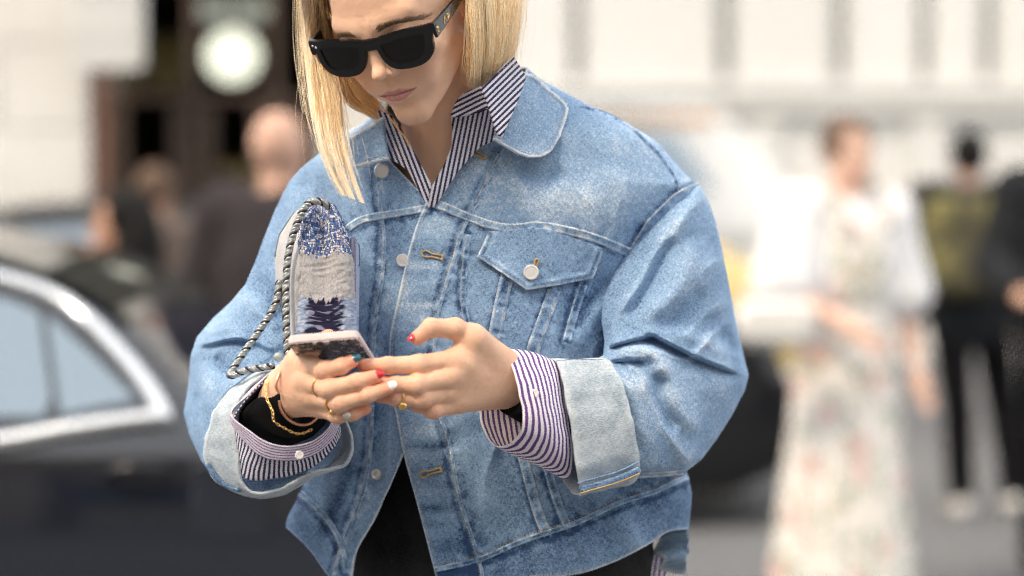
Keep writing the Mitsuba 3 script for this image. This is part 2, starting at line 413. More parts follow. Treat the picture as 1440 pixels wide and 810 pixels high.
def skull(q):
    """head without hair, in head units: x to the viewer's right, y forward, z up, eye height 0"""
    d = ell(q, (0, -1.2, 3.6), (7.3, 9.3, 8.0))
    d = smin(d, ell(q, (0, 3.0, -1.2), (6.25, 6.5, 7.2)), 2.2)
    d = smin(d, ell(q, (0, 4.0, -6.1), (3.85, 4.7, 4.3)), 1.6)
    ax = np.abs(q[..., 0]); s = np.stack([ax, q[..., 1], q[..., 2]], -1)       # mirrored copy of the space
    d = smin(d, cone(s, (4.75, 0.7, -5.7), (0.95, 6.9, -9.75), 1.3, 1.2), 1.8)    # jaw line
    d = smin(d, ell(q, (0, 7.2, -9.9), (1.6, 1.35, 1.3)), 1.3)               # chin
    d = smin(d, ell(s, (4.3, 5.8, -3.0), (1.9, 2.0, 1.5)), 1.8)               # cheekbone
    d = smin(d, ell(s, (2.9, 6.5, -5.2), (1.9, 1.7, 2.2)), 1.5)               # cheek
    d = smin(d, cone(s, (0.9, 8.35, 1.7), (4.4, 6.7, 2.0), 0.6, 0.5), 1.4)    # brow
    d = smax(d, -ell(s, (3.1, 9.5, 0.1), (1.75, 1.6, 1.15)), 1.1)             # eye socket
    d = smin(d, ell(s, (3.1, 6.9, -0.1), (1.45, 1.35, 1.3)), 0.45)            # closed-down lids
    d = smin(d, cone(q, (0, 8.0, 0.9), (0, 9.8, -2.75), 0.62, 0.62), 0.9)      # bridge
    d = smin(d, ell(q, (0, 10.2, -3.2), (0.82, 0.95, 0.72)), 0.6)           # tip
    d = smin(d, ell(s, (0.98, 9.15, -3.65), (0.58, 0.85, 0.55)), 0.4)         # wings
    d = smax(d, -ell(s, (0.48, 9.75, -4.12), (0.26, 0.5, 0.28)), 0.25)         # nostrils
    d = smin(d, ell(q, (0, 7.4, -6.2), (2.7, 1.55, 1.9)), 1.0)                 # muzzle
    d = smax(d, -cone(q, (0, 9.35, -4.7), (0, 9.35, -5.6), 0.22, 0.3), 0.5)     # philtrum
    ul = np.minimum(cone(s, (0.0, 8.80, -6.18), (0.70, 8.78, -6.02), 0.34, 0.36), cone(s, (0.70, 8.78, -6.02), (2.45, 7.80, -6.5), 0.36, 0.10))
    d = smin(d, ul, 0.34)
    ll = np.minimum(cone(s, (0.0, 8.66, -7.02), (0.9, 8.54, -6.95), 0.54, 0.50), cone(s, (0.9, 8.54, -6.95), (2.35, 7.75, -6.55), 0.50, 0.10))
    d = smin(d, ll, 0.34)
    d = smax(d, -cone(s, (0.0, 9.35, -6.53), (2.45, 8.2, -6.56), 0.13, 0.08), 0.16)      # line of the mouth
    d = smax(d, -ell(q, (0, 9.3, -8.35), (1.5, 0.75, 0.5)), 0.9)              # below the lip
    for e in both((7.0, -0.4, -0.6)): d = smin(d, ell(q, e, (0.7, 1.5, 3.0)), 0.4)   # ears
    return d

NECK_LO = P(636, 262, 2.735)
def head_field(p):
    d = skull(head_local(p)) * HS
    a, b = head_world((0.6, -3.2, -4.5)), NECK_LO
    d = smin(d, cone(p, a, b, 0.047, 0.050), 0.010)
    d = smin(d, cone(p, NECK_LO + [0, .01, 0], NECK_LO + [0.0, 0.02, -0.12], 0.056, 0.10), 0.05)
    return smax(d, 1.324 - p[..., 2], 0.008)

# ------------------------------------------------------------------ hands, as joints in (px, py, depth, radius)
FAT = 0.93
def chain(p, js, k=None):
    d = None
    w = [pixline([j[:3]])[0] for j in js]
    for (a, b, ja, jb) in zip(w[:-1], w[1:], js[:-1], js[1:]):
        c = cone(p, a, b, ja[3] * FAT, jb[3] * FAT); d = c if d is None else smin(d, c, 0.0035)
    return d
HAND_R = dict(   # her right hand, left in the picture, under the phone
    wrist=[(355, 606, 2.60, .021), (396, 560, 2.490, .0215)],
    palm=[[(400, 540, 2.472, .0165), (431, 512, 2.408, .0125)], [(400, 550, 2.472, .0175), (431, 535, 2.402, .0130)],
          [(401, 560, 2.472, .017), (438, 556, 2.405, .0128)], [(404, 567, 2.472, .0145), (450, 572, 2.415, .0115)],
          [(404, 534, 2.465, .0145), (420, 512, 2.43, .014)]],
    index=[(431, 512, 2.408, .0118), (456, 521, 2.374, .0100), (480, 515, 2.368, .0085), (495, 508, 2.369, .0074)],
    middle=[(431, 535, 2.402, .0120), (463, 547, 2.368, .0103), (502, 537, 2.362, .0088), (527, 530, 2.365, .0075)],
    ring=[(438, 556, 2.405, .0118), (477, 567, 2.370, .0098), (516, 556, 2.362, .0084), (545, 546, 2.365, .0073)],
    pinky=[(450, 572, 2.415, .0108), (474, 584, 2.388, .0088), (497, 581, 2.384, .0076), (514, 575, 2.388, .0066)],
    thumb=[(406, 529, 2.46, .0135), (420, 506, 2.428, .0125), (436, 489, 2.415, .0108), (462, 474, 2.425, .0088)])
HAND_L = dict(   # her left hand, right in the picture, thumb tapping
    wrist=[(800, 548, 2.61, .024), (722, 536, 2.515, .0245)],
    palm=[[(716, 520, 2.505, .0180), (640, 506, 2.425, .0130)], [(716, 532, 2.505, .0200), (634, 529, 2.418, .0135)],
          [(716, 545, 2.505, .0190), (628, 552, 2.424, .0130)], [(712, 552, 2.505, .0165), (642, 567, 2.438, .0112)],
          [(708, 516, 2.495, .0180), (664, 478, 2.442, .0155)], [(664, 482, 2.446, .015), (652, 512, 2.43, .013)]],
    index=[(640, 507, 2.425, .0128), (590, 513, 2.398, .0108), (545, 514, 2.388, .0090), (512, 514, 2.390, .0075)],
    middle=[(634, 529, 2.418, .0128), (586, 541, 2.386, .0108), (556, 541, 2.386, .0088), (528, 538, 2.390, .0075)],
    ring=[(628, 552, 2.424, .0122), (594, 560, 2.396, .0102), (556, 559, 2.392, .0086), (534, 557, 2.396, .0075)],
    pinky=[(642, 567, 2.438, .0108), (609, 577, 2.414, .0092), (588, 569, 2.424, .0078), (572, 563, 2.432, .0066)],
    thumb=[(700, 508, 2.49, .0185), (664, 476, 2.440, .0148), (640, 462, 2.428, .0112), (606, 461, 2.412, .0100), (587, 475, 2.404, .0082)])
def hand_field(H):
    def f(p):
        d = chain(p, H['wrist'])
        for c in H['palm']: d = smin(d, chain(p, c), 0.012)
        d = smin(d, chain(p, [H['wrist'][1], H['palm'][1][0]]), 0.014)
        fingers = None
        for k in ('index', 'middle', 'ring', 'pinky', 'thumb'):
            c = chain(p, H[k])
            w = pixline([j[:3] for j in H[k]])
            for j, q in zip(H[k][1:-1], w[1:-1]):                      # knuckles
                c = smin(c, np.linalg.norm(p - (q + (CAM - q) * 0.0009), axis=-1) - j[3] * FAT * 1.05, 0.003)
            fingers = c if fingers is None else smin(fingers, c, 0.0016)
        d = smin(d, fingers, 0.006)
        for k in ('index', 'middle', 'ring'):                          # tendons on the back of the hand
            a = pixline([H[k][0][:3]])[0]; b = pixline([H['wrist'][1][:3]])[0]
            q = a + (b - a) * 0.62; up = unit(CAM - q) * 0.010
            d = smin(d, cone(p, a + up * 0.55, q + up * 1.05, 0.0042, 0.0030), 0.006)
        return d
    return f

def build_body():
    lo, hi = P(440, 420, 2.5), P(760, -150, 2.9)
    h1 = nets(head_field, [-.25, 2.46, 1.312], [.10, 2.88, 1.745], 0.0015)
    hands = [nets(hand_field(HAND_R), [-.335, 2.33, 1.12], [-.095, 2.66, 1.29], 0.0011),
             nets(hand_field(HAND_L), [-.17, 2.36, 1.16], [.115, 2.67, 1.30], 0.0011)]
    # what the clothes hide: chest, arms down to the wrists
    S_L, S_R = P(880, 310, 2.80), P(470, 315, 2.80)
    E_L, E_R = P(965, 560, 2.76), P(325, 560, 2.755)
    wl, wr = pixline([HAND_L['wrist'][0][:3]])[0], pixline([HAND_R['wrist'][0][:3]])[0]
    def core(p):
        d = ell(p, (-0.04, 2.79, 1.22), (0.155, 0.09, 0.24))
        d = smin(d, ell(p, (-0.035, 2.80, 1.02), (0.13, 0.07, 0.12)), 0.06)
        d = smin(d, cone(p, S_L, S_R, 0.05, 0.05), 0.05)
        for s, e, w in ((S_L, E_L, wl), (S_R, E_R, wr)):
            d = smin(d, cone(p, s, e, 0.038, 0.026), 0.03); d = smin(d, cone(p, e, w, 0.026, 0.025), 0.01)
        return smin(d, cone(p, NECK_LO + [0, .01, 0], NECK_LO + [-.02, 0.04, -0.12], 0.056, 0.09), 0.04)
    c = nets(core, [-.42, 2.50, .74], [.32, 2.95, 1.48], 0.006)
    try:
        import manifold3d as m3
        def man(t): return m3.Manifold(m3.Mesh(np.asarray(t.vertices, np.float32), np.asarray(t.faces, np.uint32)))
        u = man(h1) + man(c) + man(hands[0]) + man(hands[1])
        mm = u.to_mesh(); body = trimesh.Trimesh(mm.vert_properties[:, :3], mm.tri_verts, process=False)
        if len(body.faces) < 1000: raise ValueError([str(man(t).status()) for t in (h1, c, *hands)])
    except Exception as e:
        print('union failed', e); body = cat_([h1, c] + hands)
    return body

body = build_body()
bv = np.array(body.vertices); q = head_local(bv)
base = np.array([0.735, 0.45, 0.305]) * (0.95 + 0.10 * meshkit.fbm(bv * 70, 3)[:, None])
warm = np.clip(1 - np.linalg.norm((q - [3.6, 7.2, -4.0]) / [2.6, 3, 2.2], axis=1), 0, 1) + np.clip(1 - np.linalg.norm((q - [-3.6, 7.2, -4.0]) / [2.6, 3, 2.2], axis=1), 0, 1) \
     + np.clip(1 - np.linalg.norm((q - [0, 10.2, -3.7]) / [1.4, 1.4, 1.4], axis=1), 0, 1)
base = base * (1 - 0.55 * warm[:, None] * np.array([0.02, 0.25, 0.28]))
ax_ = np.abs(q[:, 0])
lip_up = np.interp(ax_, [0, 0.35, 0.8, 2.4], [-5.92, -5.84, -5.78, -6.52]); lip_lo = np.interp(ax_, [0, 0.9, 1.6, 2.4], [-7.42, -7.34, -7.05, -6.62])
lip = np.clip((lip_up - q[:, 2]) / 0.14, 0, 1) * np.clip((q[:, 2] - lip_lo) / 0.16, 0, 1) * (q[:, 1] > 7.0) * np.clip((2.5 - ax_) / 0.3, 0, 1)
base = base * (1 - lip[:, None]) + lip[:, None] * np.array([0.55, 0.245, 0.215]) * (0.88 + 0.24 * meshkit.noise(q * [5, 2, 1.5])[:, None])
seam_m = np.exp(-((q[:, 2] + 6.53 - 0.02 * ax_) / 0.10) ** 2) * (ax_ < 2.5) * (q[:, 1] > 6.8)
base = base * (1 - 0.62 * seam_m[:, None])
fr_ = np.clip((meshkit.noise(q * 4.5, 5) - 0.80) / 0.1, 0, 1) * (q[:, 1] > 4) * (np.abs(q[:, 2] + 2.5) < 4)
base = base * (1 - fr_[:, None] * [0.08, 0.16, 0.20]); base = base * (0.97 + 0.06 * meshkit.noise(q * 9, 6)[:, None])
for H in (HAND_R, HAND_L):                       # redder knuckles and fingertips
    for k in ('index', 'middle', 'ring', 'pinky', 'thumb'):
        for j in H[k]:
            w = np.exp(-(np.linalg.norm(bv - pixline([j[:3]])[0], axis=1) / 0.0115) ** 4)[:, None]
            base = base * (1 - 0.50 * w * np.array([0.05, 0.34, 0.38]))
for H in (HAND_R, HAND_L):
    for k in ('index', 'middle', 'ring', 'pinky', 'thumb'):
        w_ = pixline([j[:3] for j in H[k]])
        for i_ in range(1 if k != 'thumb' else 2, len(w_) - 1):
            ax = unit(w_[i_ + 1] - w_[i_ - 1]); t_ = (bv - w_[i_]) @ ax; r_ = np.linalg.norm(bv - w_[i_], axis=1)
            base = base * (1 - 0.13 * (np.exp(-((np.abs(t_) - .0022) / .0009) ** 2) + np.exp(-(t_ / .0007) ** 2))[:, None] * np.exp(-(r_ / (H[k][i_][3] * .95)) ** 4)[:, None] * [.5, .9, 1.0])
        tip = np.exp(-(np.linalg.norm(bv - w_[-1], axis=1) / .010) ** 2)[:, None]; base = base * (1 - tip * [0.0, .20, .22])
vein = meshkit.fbm(bv * [60, 60, 60], 3, 21)
hand_ = (bv[:, 2] < 1.27) & (bv[:, 1] < 2.56)
base = np.where(hand_[:, None], base * (1 - 0.22 * np.clip(vein - .45, 0, 1)[:, None] * [.4, 1.0, 1.0]) * (0.95 + .10 * meshkit.noise(bv * 420, 3)[:, None]), base)
WOMAN = thing('person', 'blonde woman in a faded blue denim jacket and striped shirt looking down at a phone', 'person')
obj('body', body, 'm_skin', WOMAN, smooth=True, color=base)

# eyebrows: fine hairs
def hair_mesh(curves, r, sides=3, cols=None, taper=0.35):
    """many thin tubes in one mesh; curves (n, m, 3), one colour for each"""
    C = np.asarray(curves, float); n, m = C.shape[:2]
    t = unit(np.gradient(C, axis=1))
    a = unit(np.cross(t, np.array([0.3, 0.5, 0.1]) + rng.normal(0, .3, (n, 1, 3)))); b = np.cross(t, a)
    ang = np.arange(sides) * 2 * np.pi / sides
    rr = np.asarray(r, float).reshape(-1, 1) * np.interp(np.linspace(0, 1, m), [0, 0.6, 1], [1, 0.9, taper])[None]
    nrm = np.cos(ang)[None, None, :, None] * a[:, :, None] + np.sin(ang)[None, None, :, None] * b[:, :, None]
    v = C[:, :, None] + rr[:, :, None, None] * nrm
    f1 = grid_faces(sides, m, True); f = (f1[None] + (np.arange(n) * m * sides)[:, None, None]).reshape(-1, 3)
    col = None if cols is None else np.repeat(np.asarray(cols), m * sides, 0)
    return trimesh.Trimesh(v.reshape(-1, 3), f, process=False), col

from scipy.spatial import cKDTree
def on_skull(q0, lift=0.02):
    """push head-frame points onto the face along y, by bisection"""
    q0 = np.asarray(q0, float); lo = np.full(len(q0), 4.0); hi = np.full(len(q0), 13.0)
    for _ in range(26):
        mid = (lo + hi) / 2; qq = q0.copy(); qq[:, 1] = mid
        ins = skull(qq) < 0; lo = np.where(ins, mid, lo); hi = np.where(ins, hi, mid)
    q0[:, 1] = hi + lift; return q0
for sx in (-1, 1):
    n_ = 330; u = rng.random((n_, 1)); x = 1.35 + 4.1 * u; zc = 1.30 + 0.30 * np.sin(np.minimum(u / 0.72, 1) * math.pi / 2) - 1.3 * np.maximum(u - 0.62, 0) - 0.85 * u ** 2
    z0 = zc + rng.uniform(-1, 1, (n_, 1)) * 0.30 * (1 - 0.72 * u)
    L = 0.55 + 0.35 * rng.random((n_, 1)); ang = 0.75 - 0.95 * u + rng.normal(0, .15, (n_, 1)); tt = np.linspace(0, 1, 5)[None]
    pts = np.stack([sx * (x + L * np.cos(ang) * tt), 0 * x * tt, z0 + L * np.sin(ang) * tt - 0.12 * tt ** 2], -1)
    pts = on_skull(pts.reshape(-1, 3), 0.0).reshape(n_, 5, 3); pts[..., 1] += 0.015 + 0.05 * np.sin(tt * 2.2)
    cs = head_world(pts)
    m_, c_ = hair_mesh(cs, np.full(len(cs), 0.00024), cols=np.tile([[0.15, 0.088, 0.048]], (len(cs), 1)) * rng.uniform(.6, 1.4, (len(cs), 1)))
    obj('eyebrow', m_, 'm_hair', WOMAN, smooth=True, color=c_)

# ------------------------------------------------------------------ nails, rings
def nail(ja, jb, bsdf, label, tilt=0.0, roll=0.0, length=0.0070, wid=0.0050):
    a, b = pixline([ja[:3]])[0], pixline([jb[:3]])[0]
    x = unit(b - a); view = unit(CAM - b); y = unit(np.cross(view + np.array([0, 0, 0.55]) + np.array([roll, 0, 0]), x)); z = np.cross(x, y)
    s = trimesh.creation.icosphere(3); v = np.array(s.vertices)
    v = np.sign(v) * np.abs(v) ** np.array([0.75, 0.85, 1.0])
    v = v * [length, wid, 0.0011]
    v[:, 2] -= (v[:, 1] / wid) ** 2 * 0.0020 + np.maximum(v[:, 0] / length, 0) ** 2 * 0.0012
    m = np.eye(4); m[:3, 0], m[:3, 1], m[:3, 2] = x, y, z; m[:3, 3] = b + x * (jb[3] * 0.45) + z * (jb[3] * FAT * 0.80)
    obj('fingernail', xf(trimesh.Trimesh(v, s.faces, process=False), m), bsdf, WOMAN, smooth=True, label=label)
nail(HAND_R['index'][2], HAND_R['index'][3], 'm_nail_teal', 'teal painted fingernail')
nail(HAND_R['middle'][2], HAND_R['middle'][3], 'm_nail_red', 'red painted fingernail next to the white one')
nail(HAND_R['ring'][2], HAND_R['ring'][3], 'm_nail_white', 'white painted fingernail')
nail(HAND_L['thumb'][3], HAND_L['thumb'][4], 'm_nail_red', 'red painted thumbnail', roll=-1.2)

def ring_on(name, label, ja, jb, t, tube_r, grow, bsdf, cat='ring', gem=None, group=None):
    a, b = pixline([ja[:3]])[0], pixline([jb[:3]])[0]; r = ja[3] + (jb[3] - ja[3]) * t
    k = trimesh.creation.torus(r + grow, tube_r, 40, 10)
    x = unit(b - a); y = unit(np.cross([0.1, 0.2, 1], x)); z = np.cross(x, y)
    m = np.eye(4); m[:3, 0], m[:3, 1], m[:3, 2], m[:3, 3] = y, z, x, a + (b - a) * t
    key = thing(name, label, cat, group)
    obj('band', xf(k, m), bsdf, key, smooth=True)
    if gem is not None:
        c = a + (b - a) * t + unit(np.array(gem[:3])) * (r + grow + 0.001)
        g = trimesh.creation.icosphere(1, gem[3]); g.apply_scale([1, 0.6, 1]); g.apply_translation(c)
        obj('charm', g, gem[4], key, smooth=gem[4] == 'm_gold')
R_ = HAND_R
ring_on('finger_ring', 'plain thin gold ring on the middle finger of the hand wearing bracelets', R_['middle'][0], R_['middle'][1], 0.62, .0007, .0004, 'm_gold')
ring_on('finger_ring', 'gold ring on the ring finger of the hand wearing bracelets', R_['ring'][0], R_['ring'][1], 0.78, .0011, .0005, 'm_gold', gem=(-0.1, -.4, -.95, .0030, 'm_gold'))
ring_on('finger_ring', 'gold ring with a pale stone on the little finger', R_['pinky'][1], R_['pinky'][2], 0.75, .0010, .0005, 'm_gold', gem=(-0.2, -1, -.1, .0046, 'm_silver'))
ring_on('finger_ring', 'chunky gold signet ring on the hand with the tapping thumb', HAND_L['ring'][1], HAND_L['ring'][2], 0.72, .0013, .0006, 'm_gold', gem=(0, -.8, -.9, .0050, 'm_gold'))

# ------------------------------------------------------------------ hair
def strands(A, B, n, m=22, thick=0.012, r=0.00042, clump=0.6, nclump=24, cols=((.70, .47, .21), (.93, .75, .47)), root=(.30, .18, .08), root_len=0.25, wig=0.0025, bias=1.0, tipspread=0.12, lens=(0.8, 1.05)):
    A, B = (spline(pixline(x), 60) for x in (A, B))
    out, col = [], []
    cu, cw = np.sort(rng.random(nclump)), rng.uniform(-1, 1, nclump)
    cb = rng.uniform(0, 1, nclump)
    for i in range(n):
        u = rng.random() ** bias; w = rng.uniform(-1, 1)
        k = int(np.argmin(np.abs(cu - u) + 0.2 * np.abs(cw - w) + rng.random(nclump) * 0.02))
        end = rng.uniform(*lens); t = np.linspace(0, min(end, 1.0), m); it = t * 59
        a = np.stack([np.interp(it, np.arange(60), A[:, j]) for j in range(3)], 1); b = np.stack([np.interp(it, np.arange(60), B[:, j]) for j in range(3)], 1)
        g = clump * np.clip((t - 0.1) / 0.9, 0, 1) ** 0.9
        uu = u * (1 - g) + cu[k] * g + rng.normal(0, .01); ww = w * (1 - g) + cw[k] * g
        pos = a + (b - a) * uu[:, None]; pos[:, 1] += ww * thick
        ph = rng.uniform(0, 6.28, 3); fr = rng.uniform(2, 5)
        amp = wig * (0.3 + t) * (0.4 if rng.random() < .9 else 2.2)
        pos += amp[:, None] * np.sin(fr * t[:, None] + ph) * [1, .8, .2]
        out.append(pos)
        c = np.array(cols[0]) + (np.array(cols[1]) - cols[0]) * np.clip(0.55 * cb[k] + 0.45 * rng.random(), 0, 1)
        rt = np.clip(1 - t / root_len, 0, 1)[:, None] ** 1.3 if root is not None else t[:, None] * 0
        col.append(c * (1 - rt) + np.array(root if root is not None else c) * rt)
    m_, _ = hair_mesh(out, np.full(n, r))
    return m_, np.repeat(np.array(col).reshape(-1, 3), 3, 0)
hm, hc = [], []
def add_hair(*a, **k):
    m_, c_ = strands(*a, **k); hm.append(m_); hc.append(c_)
# left in the picture: the length that falls in front of the shoulder
add_hair([(540, -120, 2.56), (462, -92, 2.56), (430, -40, 2.575), (427, 20, 2.66), (433, 80, 2.66), (440, 140, 2.615), (449, 195, 2.568), (462, 236, 2.562), (482, 274, 2.558)],
         [(560, -125, 2.55), (500, -100, 2.55), (456, -45, 2.56), (449, 5, 2.66), (457, 60, 2.67), (474, 112, 2.66), (480, 160, 2.615), (489, 215, 2.575), (512, 286, 2.56)],
         2300, m=26, thick=0.016, clump=0.93, nclump=17, root_len=0.24, root=(.50, .34, .17), lens=(0.50, 1.06), cols=((.90, .77, .57), (1.0, .96, .86)))
add_hair([(436, 90, 2.58), (442, 150, 2.57), (455, 215, 2.565), (478, 275, 2.56)], [(470, 90, 2.59), (484, 150, 2.585), (487, 215, 2.575), (490, 262, 2.565)], 60, thick=0.01, clump=0.2, nclump=9, root=None, wig=.004, r=.0003)
# roots between the length and the forehead, their shade put into the brown colour
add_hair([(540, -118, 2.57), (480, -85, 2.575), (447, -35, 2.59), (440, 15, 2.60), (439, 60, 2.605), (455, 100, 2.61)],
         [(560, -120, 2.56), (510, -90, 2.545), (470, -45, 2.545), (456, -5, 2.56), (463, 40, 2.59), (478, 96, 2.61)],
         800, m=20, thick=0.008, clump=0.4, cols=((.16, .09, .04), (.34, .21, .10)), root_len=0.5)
# loose flyaway hairs
add_hair([(540, -118, 2.56), (440, -70, 2.60), (418, -10, 2.65), (420, 60, 2.66), (428, 150, 2.61), (452, 235, 2.56)], [(560, -120, 2.55), (480, -70, 2.55), (452, -5, 2.66), (462, 70, 2.67), (492, 170, 2.61), (506, 262, 2.56)], 130, m=26, thick=0.02, clump=0.1, root=None, wig=.008, r=.00022, cols=((.80, .60, .36), (.97, .88, .70)))
add_hair([(600, -125, 2.60), (672, -105, 2.60), (700, -50, 2.60), (705, 10, 2.60), (704, 60, 2.61), (700, 115, 2.63)], [(600, -128, 2.66), (690, -112, 2.66), (731, -60, 2.655), (740, 0, 2.65), (735, 45, 2.65), (728, 90, 2.655)], 130, m=24, thick=0.02, clump=0.1, root=None, wig=.007, r=.00022, cols=((.80, .60, .36), (.97, .88, .70)))
add_hair([(655, -20, 2.55), (654, 40, 2.556), (652, 90, 2.575), (650, 130, 2.60)], [(668, -20, 2.55), (668, 40, 2.556), (668, 90, 2.575), (662, 128, 2.61)], 40, m=20, thick=0.006, clump=0.1, root=None, wig=.006, r=.00022, cols=((.70, .50, .26), (.95, .80, .55)))
# behind the jaw, swept back into the collar
add_hair([(440, 40, 2.66), (462, 90, 2.665), (486, 142, 2.67), (514, 160, 2.68), (548, 176, 2.69)],
         [(500, 20, 2.68), (508, 80, 2.69), (519, 128, 2.695), (536, 155, 2.70), (556, 172, 2.71)],
         1300, m=18, thick=0.014, clump=0.5, nclump=20, root=None, cols=((.70, .46, .20), (.98, .77, .46)))
# right in the picture: over the ear, tucked into the shirt collar
add_hair([(585, -122, 2.56), (622, -92, 2.55), (652, -45, 2.552), (657, 0, 2.560), (660, 45, 2.566), (662, 85, 2.59), (662, 112, 2.625), (664, 150, 2.675)],
         [(600, -128, 2.66), (672, -110, 2.66), (718, -60, 2.655), (728, 0, 2.65), (725, 45, 2.65), (716, 85, 2.66), (704, 125, 2.69), (700, 170, 2.71)],
         3600, m=24, thick=0.015, clump=0.72, nclump=30, root_len=0.20, root=(.46, .31, .15), cols=((.78, .58, .32), (1.0, .90, .68)))
add_hair([(600, -128, 2.70), (690, -112, 2.73), (722, -60, 2.73), (726, 0, 2.72), (722, 60, 2.72), (712, 150, 2.73)],
         [(590, -120, 2.78), (600, -100, 2.80), (620, -50, 2.81), (640, 0, 2.81), (650, 60, 2.80), (655, 150, 2.78)], 1400, m=18, thick=0.012, root_len=.26, clump=.4)
add_hair([(560, -120, 2.70), (490, -100, 2.72), (452, -50, 2.72), (446, 0, 2.72), (460, 60, 2.72), (520, 150, 2.74)],
         [(590, -120, 2.78), (560, -100, 2.80), (560, -50, 2.81), (570, 0, 2.81), (590, 60, 2.80), (620, 150, 2.78)], 1400, m=18, thick=0.012, root_len=.26, clump=.4)
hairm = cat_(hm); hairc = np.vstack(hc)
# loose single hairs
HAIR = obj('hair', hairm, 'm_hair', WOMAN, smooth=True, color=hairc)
def cap_field(p):
    q_ = head_local(p)
    d = ell(q_, (0, -1.4, 3.8), (7.9, 9.9, 8.5))
    front = q_[..., 1] - (5.6 - 0.16 * (q_[..., 2] - 4) ** 2 * (q_[..., 2] < 4) + 0.8 * (q_[..., 2] > 7)); d = smax(d, front * 0.7, 0.5)
    return smax(d, (-3.5 - q_[..., 2]) * 0.9, 1.0) * HS
cap = nets(cap_field, [-.28, 2.46, 1.45], [.06, 2.86, 1.80], 0.003)
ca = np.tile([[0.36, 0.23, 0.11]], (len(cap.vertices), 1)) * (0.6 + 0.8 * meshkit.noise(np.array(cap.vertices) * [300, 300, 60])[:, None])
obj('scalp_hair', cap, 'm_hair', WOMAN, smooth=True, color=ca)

# ------------------------------------------------------------------ sunglasses
SG = thing('sunglasses', 'chunky black sunglasses with dark lenses worn by the blonde woman', 'sunglasses')
GX, GROT, GYAW = 0.23, math.radians(6.5), 0.12
GR = Rotation.from_euler('ZXY', [-24.0, 32.5, -7.5], degrees=True).as_matrix()
def glasses_world(v):
    """glasses frame in head units (x, z in the plane of the front, y forward)"""
    v = np.asarray(v, float); x, z = v[..., 0], v[..., 2] - GZ
    c, s_ = math.cos(GROT), math.sin(GROT)
    X = 1.017 * (c * x + s_ * z)
    return head_world(np.stack([X + GX, v[..., 1] - GYAW * X * np.clip((v[..., 1] - 2) / 6, 0, 1) * (X < 0), GZ - s_ * x + c * z], -1))
def lens_outline(s, grow=0.0):
    o = np.array([(0.95, 0.45), (2.2, 0.82), (4.2, 1.02), (6.0, 0.95), (6.65, 0.5), (6.65, -0.4), (6.2, -1.9), (5.2, -2.62), (3.6, -2.82), (2.15, -2.52), (1.25, -1.6), (0.85, -0.2)])
    pg = Polygon(spline(o * [s, 1], 90, True)).buffer(-0.55 + grow, join_style=1)
    return pg
out_ = []
for s in (-1, 1):
    out_.append(Polygon(spline(np.array([(0.75, 0.75), (2.3, 1.15), (4.3, 1.36), (6.3, 1.33), (7.55, 1.15), (7.6, 0.65), (7.1, 0.1), (6.9, -0.9), (6.45, -2.15), (5.35, -2.95), (3.6, -3.15), (2.0, -2.85), (1.05, -1.8), (0.62, -0.25), (0.55, 0.4)]) * [s, 1], 120, True)))
bridge = Polygon([(-1.3, 0.78), (1.3, 0.78), (1.0, -0.1), (0.45, -0.32), (-0.45, -0.32), (-1.0, -0.1)]).buffer(0.1)
front = shapely.union_all(out_ + [bridge]).buffer(0.12).buffer(-0.12)
front = front.difference(lens_outline(1)).difference(lens_outline(-1))
GZ, GY = -0.05, 9.75
def bend(m):
    v = np.array(m.vertices); x, z, y = v[:, 0], v[:, 1], v[:, 2]
    yy = GY + y - 0.026 * x ** 2 - 0.05 * (z + 0.5)
    return trimesh.Trimesh(glasses_world(np.stack([x, yy, z + GZ], 1)), m.faces[:, ::-1], process=False)
def slab(pg, t0, t1, res=0.5):
    m = trimesh.creation.extrude_polygon(pg, t1 - t0, engine='earcut'); m.apply_translation([0, 0, t0])
    m = m.subdivide_to_size(res); return m
inner = front.buffer(-0.14); mid_ = front.buffer(-0.05)
obj('frame', bend(cat_([slab(front, -0.22, 0.08), slab(mid_, 0.08, 0.155), slab(inner, 0.155, 0.215)])), 'm_glasses', SG, smooth=60)
